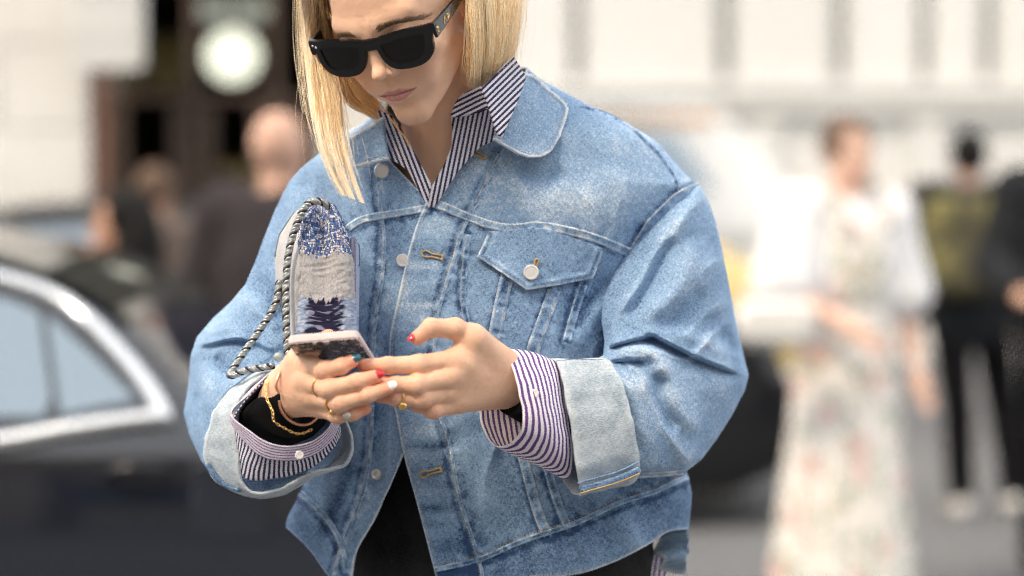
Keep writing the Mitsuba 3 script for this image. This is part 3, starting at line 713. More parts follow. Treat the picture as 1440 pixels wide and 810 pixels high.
for s in (-1, 1):
    obj('lens', bend(slab(lens_outline(s, 0.06), -0.08, 0.02)), 'm_lens', SG, smooth=35)
    hy = GY - 0.026 * 7.4 ** 2
    tp = []
    def temple(t, up, out):     # t 0..1 from the hinge to the ear
        return np.array([s * (7.35 + 0.10 * math.sin(t * 3) + out), hy + 0.1 - 10.2 * t, GZ + 0.45 + 0.1 * t + up - 1.6 * max(t - 0.85, 0) * 6])
    rows = []
    for t in np.linspace(0, 1, 16):
        hh = 0.86 - 0.50 * min(t / 0.85, 1)
        rows.append([temple(t, hh, 0.16), temple(t, hh * .8, 0.22), temple(t, -hh * .8, 0.22), temple(t, -hh, 0.16), temple(t, -hh, -0.16), temple(t, -hh * .8, -0.2), temple(t, hh * .8, -0.2), temple(t, hh, -0.16)])
    rows = np.array(rows); v = glasses_world(rows.reshape(-1, 3)); f = grid_faces(8, 16, True)
    f = np.vstack([f, [[0, 1, 2], [0, 2, 3], [0, 3, 4], [0, 4, 5], [0, 5, 6], [0, 6, 7]], np.array([[0, 2, 1], [0, 3, 2], [0, 4, 3], [0, 5, 4], [0, 6, 5], [0, 7, 6]]) + 120])
    tm = trimesh.Trimesh(v, f, process=False); trimesh.repair.fix_normals(tm)
    obj('temple', tm, 'm_glasses', SG, smooth=35)
    # gold rivets by the hinge and a small gold emblem on the temple
    for (t, u0, r_) in ((0.035, 0.1, 0.20), (0.035, -0.35, 0.13)):
        b_ = trimesh.creation.icosphere(2, r_ * HS); b_.apply_translation(glasses_world(temple(t, u0, 0.22))); obj('rivet', b_, 'm_gold', SG, smooth=True)
    em = []
    for (t0, u0, t1, u1) in ((.20, -.35, .235, .35), (.235, .35, .27, -.35), (.30, .35, .30, -.35), (.30, .3, .345, .1), (.30, -.3, .345, -.05)):
        em.append(tube([glasses_world(temple(t0, u0, .235)), glasses_world(temple(t1, u1, .235))], 0.0009, 6))
    obj('emblem', cat_(em), 'm_gold', SG, smooth=True)
for i, (x, z) in enumerate([(-7.1, .75), (-6.7, .55)]):
    b_ = trimesh.creation.icosphere(2, 0.14 * HS); b_.apply_translation(glasses_world((x, GY - 0.026 * x * x + 0.12, z + GZ))); obj('rivet', b_, 'm_silver', SG, smooth=True)
# ------------------------------------------------------------------ denim jacket: body panels
def table(rows):
    r = np.array(rows, float); return PchipInterpolator(r[:, 0], r[:, 1], extrapolate=True)
SIL_R = table([(95, 742), (105, 752), (130, 795), (150, 832), (165, 866), (180, 893), (200, 924), (225, 947), (245, 965), (262, 979), (300, 966), (350, 925), (400, 903), (500, 900), (600, 925), (650, 962), (700, 973), (740, 968), (800, 960), (900, 950)])
SIL_L = table([(95, 560), (105, 556), (130, 545), (165, 520), (190, 482), (215, 450), (240, 420), (265, 402), (300, 398), (400, 400), (500, 410), (600, 428), (660, 432), (700, 418), (738, 402), (780, 414), (820, 425), (900, 440)])
EDGE_L = table([(95, 742), (105, 738), (150, 722), (195, 694), (206, 671), (240, 635), (265, 609), (285, 599), (328, 582), (417, 560), (490, 547), (540, 548), (581, 556), (637, 567), (711, 587), (808, 612), (900, 636)])
EDGE_R = table([(95, 565), (105, 560), (150, 542), (165, 541), (200, 543), (225, 549), (240, 562), (265, 586), (287, 606), (328, 600), (417, 580), (490, 568), (560, 574), (620, 575), (642, 566), (676, 552), (732, 526), (780, 500), (808, 495), (900, 480)])
YC = table([(95, 2.76), (150, 2.765), (260, 2.78), (400, 2.79), (900, 2.79)])
HB = table([(95, .03), (130, .065), (165, .085), (200, .10), (260, .12), (350, .142), (450, .152), (600, .150), (750, .135), (900, .13)])
BOT_L = table([(480, 840), (612, 822), (700, 818), (810, 808), (860, 792), (910, 767), (944, 747), (975, 744)])
BOT_R = table([(395, 735), (402, 741), (434, 771), (462, 811), (490, 842), (640, 860)])
SUP = 2.25
def torso_depth(px, py):
    L, R = SIL_L(py), SIL_R(py); c, a = (L + R) / 2, (R - L) / 2
    u = np.clip(np.abs((px - c) / a), 0, 1)
    return YC(py) - HB(py) * np.power(np.clip(1 - u ** SUP, 0, 1), 1 / SUP)

# seams, pixel polylines on the photograph's plane: (line, band width px, height m)
YOKE_L = [(602, 283), (622, 290), (645, 300), (685, 315), (708, 320), (735, 320), (752, 318), (785, 322), (820, 330), (855, 342), (891, 358)]
YOKE_R = [(489, 322), (503, 312), (521, 306), (545, 302), (570, 298), (598, 293)]
PLACK_L = [(702, 217), (688, 248), (667, 291), (652, 322), (634, 378), (620, 425), (612, 470), (612, 540), (620, 590), (627, 606), (647, 702), (673, 784), (680, 820)]
PLACK_R = [(531, 240), (536, 300), (540, 330), (536, 400), (529, 440), (524, 560), (520, 640), (508, 700), (480, 770), (470, 810)]
VSEAM = [[(714, 386), (706, 420), (696, 470), (690, 500)], [(779, 408), (770, 435), (757, 470), (748, 500), (738, 560)],
         [(820, 400), (808, 440), (797, 480)], [(659, 330), (652, 400), (655, 445), (668, 480)],
         [(735, 640), (748, 690), (762, 735), (771, 752)], [(768, 650), (779, 690), (793, 728), (800, 742)]]
WAIST_L = [(612, 801), (640, 795), (681, 784), (720, 767), (767, 750), (805, 737), (845, 719), (880, 704), (918, 692), (945, 680), (968, 670)]
WAIST_R = [(422, 692), (440, 708), (460, 730), (478, 760), (488, 800)]
ARM_L = [(984, 262), (965, 270), (948, 281), (930, 298), (915, 314), (902, 334), (890, 356), (880, 385), (868, 425), (858, 470)]
SHOULDER_L = [(816, 149), (842, 156), (866, 166), (888, 180), (906, 196), (926, 216), (941, 236), (950, 252), (956, 266)]
ALL_SEAMS = [YOKE_L, YOKE_R, PLACK_L, PLACK_R, WAIST_L, WAIST_R, ARM_L] + VSEAM

TORSO_FOLDS = [('ridge', [(880, 400), (840, 440), (800, 500)], 16, .006), ('ridge', [(862, 385), (835, 420), (815, 470)], 9, -.005),
               ('ridge', [(620, 560), (660, 640), (690, 740)], 26, .004), ('ridge', [(700, 620), (730, 700), (745, 760)], 14, -.003),
               ('ridge', [(800, 700), (830, 690), (870, 685)], 12, .006), ('ridge', [(860, 720), (890, 760), (900, 790)], 18, .005),
               ('ridge', [(520, 480), (505, 560), (500, 640)], 16, .006), ('ridge', [(545, 460), (538, 540), (530, 610)], 9, -.005),
               ('ridge', [(470, 620), (455, 690), (430, 740)], 14, .008), ('ridge', [(500, 640), (478, 700), (455, 765)], 10, -.008), ('ridge', [(520, 650), (505, 710), (480, 770)], 10, .006),
               ('ridge', [(640, 245), (720, 275), (820, 290)], 30, .003), ('ridge', [(870, 230), (840, 280), (800, 310)], 26, .004), ('ridge', [(720, 230), (750, 250), (800, 240)], 12, -.004),
               ('ridge', [(575, 330), (570, 420), (552, 500)], 14, .003), ('ridge', [(690, 600), (640, 620), (600, 660)], 16, -.003)]
def torso_bump(px, py):
    q = np.stack([px / 90, py / 130, px * 0], -1)
    rg = 1 - np.abs(2 * meshkit.noise(np.stack([px / 46 + 1.3 * meshkit.noise(q * 1.3, 3), py / 105, px * 0], -1), 15) - 1)
    b = 0.0042 * (rg ** 2 - .3) + 0.006 * (meshkit.fbm(q, 3, 5) - 0.5) + 0.0016 * (meshkit.fbm(q * 6, 2, 9) - 0.5)
    for k, s in enumerate(ALL_SEAMS):                       # puckers along the seams
        d, sd, a, L = seg_dist(px, py, s)
        w = np.exp(-(d / 15.0) ** 2)
        b = b + 0.0026 * w * (meshkit.noise(np.stack([a / 9.0, sd + k * 7, a * 0], -1), k) - 0.5) - 0.0008 * np.exp(-(d / 7.0) ** 2)
    return b
def seam_wear_shade(px, py):
    w = np.zeros(px.shape)
    for k, s in enumerate(ALL_SEAMS):
        d, sd, a, L = seg_dist(px, py, s)
        n1 = meshkit.noise(np.stack([a / 8.0, sd * 3 + k * 5, d / 14], -1), 40 + k)
        w += np.exp(-(d / 12.0) ** 2) * (0.74 * n1 - 0.40) - 0.26 * np.exp(-((d - 9.5) / 3.0) ** 2) * (sd < 0)  # worn seam threads, plus a painted shadow line along the lower side
    q = np.stack([px / 130, py / 160, px * 0], -1)
    w += 0.30 * (meshkit.fbm(q, 2, 77) - 0.5)
    inside = (px > EDGE_L(py) + 3) & (px < np.interp(py, [p[1] for p in PLACK_L], [p[0] for p in PLACK_L]) - 3) & (py > 300)
    w += inside * 0.42 * (meshkit.noise(np.stack([py / 11.0, px / 60, px * 0], -1), 3) - .52)
    # a paler chest and shoulder, a darker lower half
    w += 0.11 * np.clip((330 - py) / 120, -1, 1)
    return w

def build_panel(edge, sil, sgn, bot, lift, nu_f=240, nu_b=40, nv=380, top=95.0):
    s = np.linspace(0, 1, nu_f); s = 0.55 * s + 0.45 * np.sin(s * np.pi / 2)
    sb = np.linspace(0, 1, nu_b + 1)[1:]
    v = np.linspace(0, 1, nv)[:, None]
    guess = edge(600.0) + s * (sil(600.0) - edge(600.0))
    for _ in range(3):
        b = bot(guess); py = top + v * (b[None] - top); guess = (edge(b) + s * (sil(b) - edge(b)))
    px = edge(py) + s * (sil(py) - edge(py))
    Y = torso_depth(px, py)
    rim = np.clip((1 - s) / 0.05, 0, 1)[None]
    near = np.clip(1 - np.abs(px - edge(py)) / 60, 0, 1)
    bmp = torso_bump(px, py) + fold_field(px, py, TORSO_FOLDS)
    Y = Y - rim * bmp - lift * near
    F = P(px, py, Y)
    # round to the back as far as the spine
    pyb = py[:, -1:] * (1 - 0 * sb); L, R = SIL_L(pyb), SIL_R(pyb); c, a = (L + R) / 2, (R - L) / 2
    pxb = sil(pyb) + (c - sil(pyb)) * sb; u = np.clip(np.abs((pxb - c) / a), 0, 1)
    B = P(pxb, pyb, YC(pyb) + HB(pyb) * np.power(np.clip(1 - u ** SUP, 0, 1), 1 / SUP))
    G = np.concatenate([F, B], 1); n = G.shape[1]
    V = G.reshape(-1, 3); f = grid_faces(n, nv); f = orient(V, f, np.array([V[:, 0].mean() , 0.0, 1.3])) if False else f
    nrm = np.cross(G[1, 1] - G[0, 1], G[0, 2] - G[0, 1])
    m = trimesh.Trimesh(V, f, process=False)
    mid = len(m.faces) // 2
    fc = m.triangles_center; front = fc[:, 1] < 2.72
    if (m.face_normals[front][:, 1]).mean() > 0: f = f[:, ::-1]
    wear = np.zeros((nv, n)); dark = np.zeros((nv, n))
    wear[:, :nu_f] = seam_wear_shade(px, py) + 24 * np.clip(bmp, -.006, .008)
    e = np.abs(px - edge(py)); wear[:, :nu_f] += 0.55 * np.exp(-(e / 2.2) ** 2)
    e2 = np.abs(py - py[-1:]); wear[:, :nu_f] += 0.55 * np.exp(-(e2 / 2.5) ** 2)
    v2, f2 = thicken(V, f, 0.0026)
    uv = np.stack([wear.ravel(), dark.ravel()], 1); uv = np.vstack([uv, uv])
    surf = LinearNDInterpolator(np.stack([px[::2, ::2].ravel(), py[::2, ::2].ravel()], 1), Y[::2, ::2].ravel())
    return v2, f2, uv, surf

JACKET = WOMAN + '__jacket'
def uvmesh(name, v, f, uv, bsdf, parent, label=None, split=None):
    return obj(name, trimesh.Trimesh(v, f, process=False), bsdf, parent, smooth=True, uv=uv, label=label)

vR, fR, uR, SURF_R = build_panel(EDGE_R, SIL_L, -1, BOT_R, 0.0)
vL, fL, uL, SURF_L = build_panel(EDGE_L, SIL_R, 1, BOT_L, 0.0055)
# the two halves are one garment: one mesh for the body of the jacket
kR = len(vR)
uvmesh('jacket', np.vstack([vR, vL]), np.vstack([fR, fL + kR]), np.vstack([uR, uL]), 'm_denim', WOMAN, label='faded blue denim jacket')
def surf(px, py):
    px, py = np.asarray(px, float), np.asarray(py, float)
    a = SURF_L(px, py); b = SURF_R(px, py)
    y = np.where(np.isnan(a), b, a)
    return np.where(np.isnan(y), torso_depth(px, py), y)

def band(line, width, height, surf_fn, n=None, wear=0.25, name='seam', parent=None, bsdf='m_denim', lift=0.0006, wavy=0.6, label=None):
    """a felled seam: a raised strip sewn along a line of the cloth"""
    L = np.hypot(*np.diff(np.array(line, float), axis=0).T).sum(); n = n or max(12, int(L / 2.5))
    c = spline(line, n); t = unit(np.gradient(c, axis=0)); nn = np.stack([-t[:, 1], t[:, 0]], 1)
    prof = np.array([-1.0, -0.92, -0.6, -0.2, 0.2, 0.6, 0.92, 1.0]); hh = np.array([-0.9, 0.75, 1, .82, .82, 1, .75, -0.9])
    jit = 1 + 0.10 * wavy * (meshkit.noise(np.stack([np.arange(n) / 5.0, np.zeros(n), np.zeros(n)], -1), int(L)) - 0.5)
    puck = height * 0.9 * (meshkit.noise(np.stack([np.arange(n) / 2.6, np.zeros(n) + 3, np.zeros(n)], -1), int(L) + 5) - 0.5)
    p = c[:, None] + nn[:, None] * prof[None, :, None] * width / 2 * jit[:, None, None]
    Y = surf_fn(p[..., 0], p[..., 1])
    V = P(p[..., 0], p[..., 1], Y - lift - height * hh[None] - puck[:, None] * (hh[None] > 0))
    f = orient(V.reshape(-1, 3), grid_faces(8, n), CAM)
    v2, f2 = thicken(V.reshape(-1, 3), f, 0.001)
    w = np.broadcast_to(np.array([.36, .30, .04, -.14, -.14, .04, .30, .36])[None] * 0.8, (n, 8)) + wear * 0.6
    pn = meshkit.noise(np.stack([np.arange(n)[:, None] / 2.4 + 0 * p[..., 0], np.arange(8)[None] / 4 + 0 * p[..., 0], 0 * p[..., 0]], -1), int(L) + 9)
    w = w + 0.55 * (pn - 0.5)
    u = np.stack([w.ravel(), np.zeros(w.size)], 1)
    return uvmesh(name, v2, f2, np.vstack([u, u]), bsdf, parent or JACKET, label)

stitch_v, stitch_f, stitch_n = {}, {}, {}
_oct = np.array([[-1, 0, 0], [1, 0, 0], [0, 1, 0], [0, -1, 0], [0, 0, 1], [0, 0, -1.0]]); _octf = np.array([[0, 2, 4], [2, 1, 4], [1, 3, 4], [3, 0, 4], [2, 0, 5], [1, 2, 5], [3, 1, 5], [0, 3, 5]])
def stitches(line, surf_fn, offset=0.0, bsdf='m_thread_pale', pitch=4.4, length=3.2, r=0.00055, lift=0.0012, Y=None):
    c0 = np.array(line, float); L = np.hypot(*np.diff(c0, axis=0).T).sum()
    n = max(3, int(L / pitch)); c = spline(line, n * 3 + 1)
    if offset:
        t = unit(np.gradient(c, axis=0)); c = c + np.stack([-t[:, 1], t[:, 0]], 1) * offset
    y = surf_fn(c[:, 0], c[:, 1]) - lift; W = P(c[:, 0], c[:, 1], y)
    a, b = W[0:-2:3], W[2::3][:len(W[0:-2:3])]
    k = min(len(a), len(b)); a, b = a[:k], b[:k]
    for p0, p1 in zip(a, b):
        x = p1 - p0; l = np.linalg.norm(x); x = x / l; z = np.array([0, -1.0, 0]); yv = unit(np.cross(z, x)); z = np.cross(x, yv)
        m = (p0 + p1) / 2 + _oct[:, :1] * x * l * 0.55 + _oct[:, 1:2] * yv * r + _oct[:, 2:] * z * r
        o = stitch_n.get(bsdf, 0)
        stitch_v.setdefault(bsdf, []).append(m); stitch_f.setdefault(bsdf, []).append(_octf + o); stitch_n[bsdf] = o + 6

sL = lambda x, y: surf(x, y)
def sR(px, py):
    b = SURF_R(px, py); return np.where(np.isnan(b), torso_depth(px, py), b)
band(YOKE_L, 13, .0019, sL); band(YOKE_R, 11, .0018, sR)
band(WAIST_L, 8, .0019, sL, wear=.05); band(WAIST_R, 8, .0016, sR, wear=.05)
for s in VSEAM[:1]: band(s, 19, .0013, sL, wear=.02)
for s in VSEAM[1:2]: band(s, 19, .0013, sL, wear=.02)
band(VSEAM[2], 12, .0010, sL, wear=.02); band(VSEAM[3], 9, .0008, sL, wear=-.05); band(VSEAM[4], 15, .0012, sL, wear=.02); band(VSEAM[5], 12, .0012, sL, wear=.02)
band(PLACK_L, 5, .0006, sL, wear=.15); band(PLACK_R, 5, .0006, sR, wear=.15)
band(ARM_L[:8], 13, .0019, sL)
band(SHOULDER_L, 5, .0010, sL, wear=-.3)
for o in (-4.2, 4.2): stitches(YOKE_L, sL, o, lift=.0029); stitches(YOKE_R, sR, o * .85, lift=.0029)
stitches(WAIST_L, sL, -5.5, 'm_thread', lift=.0016); stitches(WAIST_L, sL, 5, 'm_thread_dark', pitch=5, lift=.0016); stitches(WAIST_R, sR, 5)
for s in VSEAM[:2] + VSEAM[4:5]:
    for o in (-6, 6): stitches(s, sL, o, lift=.0023)
for s in VSEAM[2:4] + VSEAM[5:]: stitches(s, sL, 4, lift=.0016)
stitches(PLACK_L, sL, 3.5); stitches(PLACK_R, sR, 3.5); stitches(ARM_L[:8], sL, 4, lift=.0030)
eL = [(EDGE_L(y) + 5, y) for y in np.linspace(215, 800, 30)]; stitches(eL, sL, 0, 'm_thread_pale', lift=.001)
eB = [(x, BOT_L(x) - 5) for x in np.linspace(620, 940, 14)]; stitches(eB, sL, 0, 'm_thread_pale')

# shoulder yoke piece behind the shoulder seam, slightly darker strip showing at the silhouette
# chest pocket flap
FLAP = [(688, 325), (680, 341), (671, 361), (700, 380), (741, 408), (785, 401), (834, 391), (841, 370), (848, 349), (800, 332), (768, 322), (750, 319), (735, 321), (715, 325)]
pts_ = Polygon(FLAP)
def flap_depth(px, py):
    d = shapely.distance(shapely.points(px, py), LineString([(686, 331), (671, 361), (700, 380), (741, 408), (785, 401), (834, 391), (847, 354)]))
    low = np.clip((py - 330) / 60, 0, 1)
    return surf(px, py) - 0.0034 - 0.0052 * low - 0.0010 * np.exp(-((d - 6) / 5) ** 2) - 0.0014 * (meshkit.fbm(np.stack([px / 18, py / 18, px * 0], -1), 2, 3) - .5)
v, f, q = sheet(FLAP, flap_depth, 0.0024, 2.2)
d_ = shapely.distance(shapely.points(q), LineString([(686, 331), (671, 361), (700, 380), (741, 408), (785, 401), (834, 391), (847, 354)]))
w_ = 0.62 * np.exp(-(d_ / 2.4) ** 2) - 0.12 * np.exp(-((d_ - 5) / 2.2) ** 2) + 0.20 * np.exp(-((d_ - 9) / 3) ** 2) * 1.0 - 0.05 + 0.3 * (meshkit.noise(np.stack([q[:, 0] / 8, q[:, 1] / 8, d_ * 0], -1), 2) - .5) * np.exp(-(d_ / 14) ** 2)
uvmesh('pocket_flap', v, f, np.stack([w_, 0 * w_], 1), 'm_denim', JACKET)
fl = lambda x, y: flap_depth(np.asarray(x), np.asarray(y))
FLE = [(686, 331), (671, 361), (700, 380), (741, 408), (785, 401), (834, 391), (847, 354)]
for o, t_ in ((5, 'm_thread_pale'), (11, 'm_thread')):
    po = LineString(FLE).parallel_offset(o, 'left', join_style=2)
    pc_ = np.array(po.coords); pc_ = np.array([po.interpolate(u_, normalized=True).coords[0] for u_ in np.linspace(0.02, .98, 60)])
    keep_ = shapely.contains_xy(Polygon(FLAP).buffer(-2), pc_[:, 0], pc_[:, 1])
    if keep_.sum() > 10: stitches(pc_[keep_], fl, 0, t_, lift=.0008)
# sleeves: stuffed shapes, cloth over arms that bend at the elbow
def sleeve(name, outline, base, width, folds, wear_fn, seams=(), noise_seed=1, res=2.6, piv=(0, 0)):
    def rdg(x, y):
        a_ = np.arctan2(y - piv[1], x - piv[0]); r_ = np.hypot(x - piv[0], y - piv[1])
        w1 = meshkit.noise(np.stack([x / 60, y / 60, x * 0], -1), noise_seed + 20)
        return (1 - np.abs(2 * meshkit.noise(np.stack([a_ * 3.6 + 1.4 * w1, r_ / 120, x * 0], -1), noise_seed + 11) - 1)) ** 2 - .3
    nb = lambda x, y: 0.0085 * rdg(x, y) * np.clip(np.hypot(x - piv[0], y - piv[1]) / 60, 0, 1) + 0.008 * (meshkit.fbm(np.stack([x / 70, y / 70, x * 0], -1), 3, noise_seed) - .5) + 0.0018 * (meshkit.fbm(np.stack([x / 14, y / 14, x * 0], -1), 2, noise_seed + 3) - .5)
    v, f, q, d = inflate(outline, base, width, res, folds=folds, bump=nb, power=0.55)
    w = 0.25 * (meshkit.fbm(np.stack([q[:, 0] / 110, q[:, 1] / 110, d * 0], -1), 2, 31 + noise_seed) - .5) + 10.0 * np.clip(fold_field(q[:, 0], q[:, 1], [x for x in folds if x[0] == 'ridge']), -.012, .02) + wear_fn(q[:, 0], q[:, 1]) + 16 * np.clip(nb(q[:, 0], q[:, 1]), -.008, .010)
    uvmesh(name, v, f, np.stack([w, 0 * w], 1), 'm_denim', JACKET)
    n = len(q) // 2
    it = LinearNDInterpolator(q[:n], v[:n, 1]); 
    def s(px, py):
        y = it(px, py); return np.where(np.isnan(y), base_f(px, py), y)
    base_f = base if callable(base) else rbf(base)
    return s
OUT_SL = [(985, 261), (996, 282), (1006, 310), (1014, 345), (1023, 388), (1031, 430), (1041, 480), (1053, 528), (1047, 550), (1030, 583), (1008, 618), (986, 647), (965, 663), (935, 670), (900, 673), (865, 676), (838, 672), (826, 640), (818, 590), (816, 540), (822, 512), (848, 500), (850, 480), (846, 452), (848, 418), (856, 388), (868, 357), (880, 331), (894, 309), (910, 291), (930, 273), (958, 262)]
BASE_SL = [(985, 261, 2.775), (930, 273, 2.775), (910, 291, 2.765), (894, 309, 2.752), (868, 357, 2.730), (848, 418, 2.692), (850, 485, 2.655), (1010, 320, 2.765), (1035, 450, 2.77), (1053, 530, 2.755), (960, 400, 2.735), (940, 520, 2.70), (1000, 630, 2.71), (940, 668, 2.665), (860, 675, 2.635), (818, 560, 2.60), (830, 510, 2.615)]
FOLDS_SL = [('tuck', [(905, 466), (935, 482), (965, 497), (1000, 512), (1042, 528)], 14, .015, 10, .026),
            ('tuck', [(852, 490), (872, 484), (900, 477), (926, 471)], 11, .013, 9, .022),
            ('tuck', [(856, 508), (880, 507), (908, 506)], 8, .006, 9, .018), 
            ('ridge', [(862, 498), (890, 492), (918, 497), (930, 515), (925, 535)], 10, .014),
            ('ridge', [(935, 500), (945, 540), (960, 580), (985, 610)], 14, .011), ('ridge', [(925, 520), (930, 570), (955, 610)], 11, -.011),
            ('ridge', [(900, 530), (905, 590), (915, 640)], 14, .004), ('ridge', [(1010, 550), (990, 590), (960, 630)], 14, -.004),
            ('ridge', [(975, 280), (940, 330), (900, 400), (868, 450)], 14, .013), ('ridge', [(950, 330), (915, 390), (880, 450)], 10, -.013),
            ('ridge', [(975, 330), (960, 400), (900, 450)], 18, .010), ('ridge', [(1000, 350), (1005, 420), (1020, 480)], 18, .005),
            ('ridge', [(990, 400), (960, 440), (920, 462)], 12, -.009), ('ridge', [(1030, 500), (1000, 485), (960, 470)], 12, .009), ('ridge', [(1000, 440), (1020, 470), (1035, 500)], 12, -.007), ('ridge', [(880, 560), (885, 600), (900, 640)], 9, -.005)]
slS = sleeve('sleeve', OUT_SL, BASE_SL, 0.066, FOLDS_SL, lambda x, y: 0.02 + 0 * x, noise_seed=4, piv=(852, 495))
OUT_SR = [(445, 222), (420, 245), (400, 268), (385, 300), (371, 335), (359, 368), (345, 400), (325, 424), (300, 447), (277, 474), (268, 500), (266, 530), (262, 560), (258, 580), (266, 612), (284, 650), (300, 668), (335, 690), (375, 694), (420, 672), (462, 640), (475, 590), (470, 540), (480, 500), (497, 440), (500, 380), (498, 335), (490, 300), (475, 250)]
BASE_SR = [(445, 222, 2.765), (400, 268, 2.765), (490, 320, 2.715), (498, 400, 2.71), (360, 370, 2.745), (300, 450, 2.745), (262, 575, 2.74), (350, 480, 2.70), (330, 600, 2.60), (340, 690, 2.60), (440, 660, 2.60), (470, 560, 2.62), (420, 520, 2.62), (430, 380, 2.72), (290, 640, 2.67)]
FOLDS_SR = [('tuck', [(276, 489), (300, 484), (330, 478), (360, 484), (392, 502)], 12, .014, 10, .020), ('ridge', [(285, 505), (290, 540), (285, 580)], 12, .012),
            ('ridge', [(300, 500), (320, 520), (345, 530)], 10, -.011), ('ridge', [(345, 410), (365, 440), (390, 470)], 12, .010), ('ridge', [(362, 385), (385, 420), (400, 455)], 10, -.010), ('ridge', [(285, 470), (320, 455), (350, 450)], 11, .008), ('ridge', [(330, 440), (350, 470), (372, 490)], 10, -.008),
            ('ridge', [(275, 545), (290, 580), (292, 620)], 11, -.010), ('ridge', [(385, 320), (380, 380), (370, 430)], 12, .008), ('ridge', [(420, 255), (405, 300), (392, 350)], 13, .007), ('ridge', [(405, 290), (395, 340), (380, 380)], 10, -.006)]
srS = sleeve('sleeve', OUT_SR, BASE_SR, 0.058, FOLDS_SR, lambda x, y: -0.02 - 0.05 * np.clip((y - 400) / 100, 0, 1), noise_seed=9, piv=(430, 470))
ARM_OUT = [(984, 262), (966, 269), (948, 280), (931, 297), (916, 313), (902, 334), (889, 358)]
band([(961, 664), (930, 667), (900, 668)], 7, .0010, slS, wear=.45)
stitches([(984, 264), (967, 273), (950, 285), (935, 300)], slS, 4, lift=.002)

# turned-back cuffs: the pale reverse of the cloth
def cuff(loops, thick, bsdf, name, parent, n=120, sub=8, label=None, stripe=None, edge_wear=True, outward=1, wob=0.0, vscale=1.0):
    v, f, uv = loft([pixline(l) for l in loops], n, sub=sub)
    if wob:
        v = v + wob * (np.stack([meshkit.fbm(v * 45, 2, s_) for s_ in (1, 2, 3)], -1) - .5)
    m = trimesh.Trimesh(v, f, process=False)
    c = v.mean(0); nn = m.face_normals; rad = m.triangles_center - c
    axis = unit(v[-(n + 1):].mean(0) - v[:n + 1].mean(0)); rad = rad - (rad @ axis)[:, None] * axis
    if (nn * rad).sum() * outward < 0: f = f[:, ::-1]
    v2, f2 = thicken(v, f, thick)
    if stripe is None:
        vm = uv[:, 1].max(); w = 0.35 * np.exp(-(np.minimum(uv[:, 1], vm - uv[:, 1]) / .0015) ** 2) if edge_wear else 0 * uv[:, 1]
        U = np.stack([w, 0 * w], 1)
    else: U = uv[:, ::-1] * vscale if stripe == 'v' else uv
    uvmesh(name, v2, f2, np.vstack([U, U]), bsdf, parent, label)
    return v
JCL = [[(854, 506, 2.600), (872, 532, 2.570), (886, 575, 2.552), (895, 615, 2.552), (901, 655, 2.565), (896, 676, 2.590), (876, 682, 2.63), (850, 640, 2.69), (836, 570, 2.70), (840, 520, 2.66)],
       [(783, 505, 2.555), (792, 540, 2.520), (802, 590, 2.503), (809, 640, 2.503), (816, 680, 2.515), (818, 695, 2.535), (800, 690, 2.58), (775, 640, 2.62), (762, 570, 2.63), (768, 515, 2.60)]]
cuff(JCL, .0035, 'm_denim_reverse', 'turned_back_cuff', JACKET, wob=.0065, label='pale turned-back cuff')
JCR = [[(395, 508, 2.610), (345, 528, 2.575), (308, 565, 2.535), (291, 605, 2.520), (288, 655, 2.520), (320, 690, 2.525), (375, 702, 2.545), (440, 672, 2.59), (480, 640, 2.64), (482, 585, 2.66), (455, 535, 2.66), (420, 510, 2.64)],
       [(402, 514, 2.555), (352, 540, 2.520), (328, 578, 2.490), (330, 620, 2.478), (337, 672, 2.478), (345, 692, 2.482), (392, 692, 2.500), (440, 666, 2.530), (490, 655, 2.57), (495, 605, 2.60), (470, 560, 2.61), (438, 525, 2.59)]]
cuff(JCR, .0035, 'm_denim_reverse', 'turned_back_cuff', JACKET, wob=.0065, label='pale turned-back cuff')
for line, lp in (([(0, 0)], JCL[1]),):
    pass
hemL = spline(pixline([(816, 690, 2.508), (840, 683, 2.515), (870, 674, 2.535), (898, 661, 2.558)]), 30)
obj('cuff_hem', cat_([tube(hemL, .0042, 10), tube(spline(pixline([(812, 680, 2.499), (840, 672, 2.505), (870, 663, 2.525), (897, 650, 2.548)]), 30), .0012, 6)]), 'm_denim', JACKET, smooth=True, uv=np.zeros((30 * 10 + 2 + 30 * 6 + 2, 2)) + [-.05, .1])
obj('cuff_thread', tube(spline(pixline([(816, 694, 2.500), (840, 687, 2.507), (870, 678, 2.527), (899, 666, 2.550)]), 30), .0010, 6), 'm_thread', JACKET, smooth=True)
hemR = [(291, 652, 2.508), (305, 672, 2.508), (322, 684, 2.507), (337, 688, 2.492)]
obj('cuff_hem', tube(spline(pixline(hemR), 24), .0032, 10), 'm_denim', JACKET, smooth=True, uv=np.zeros((242, 2)) + [-.05, .1])
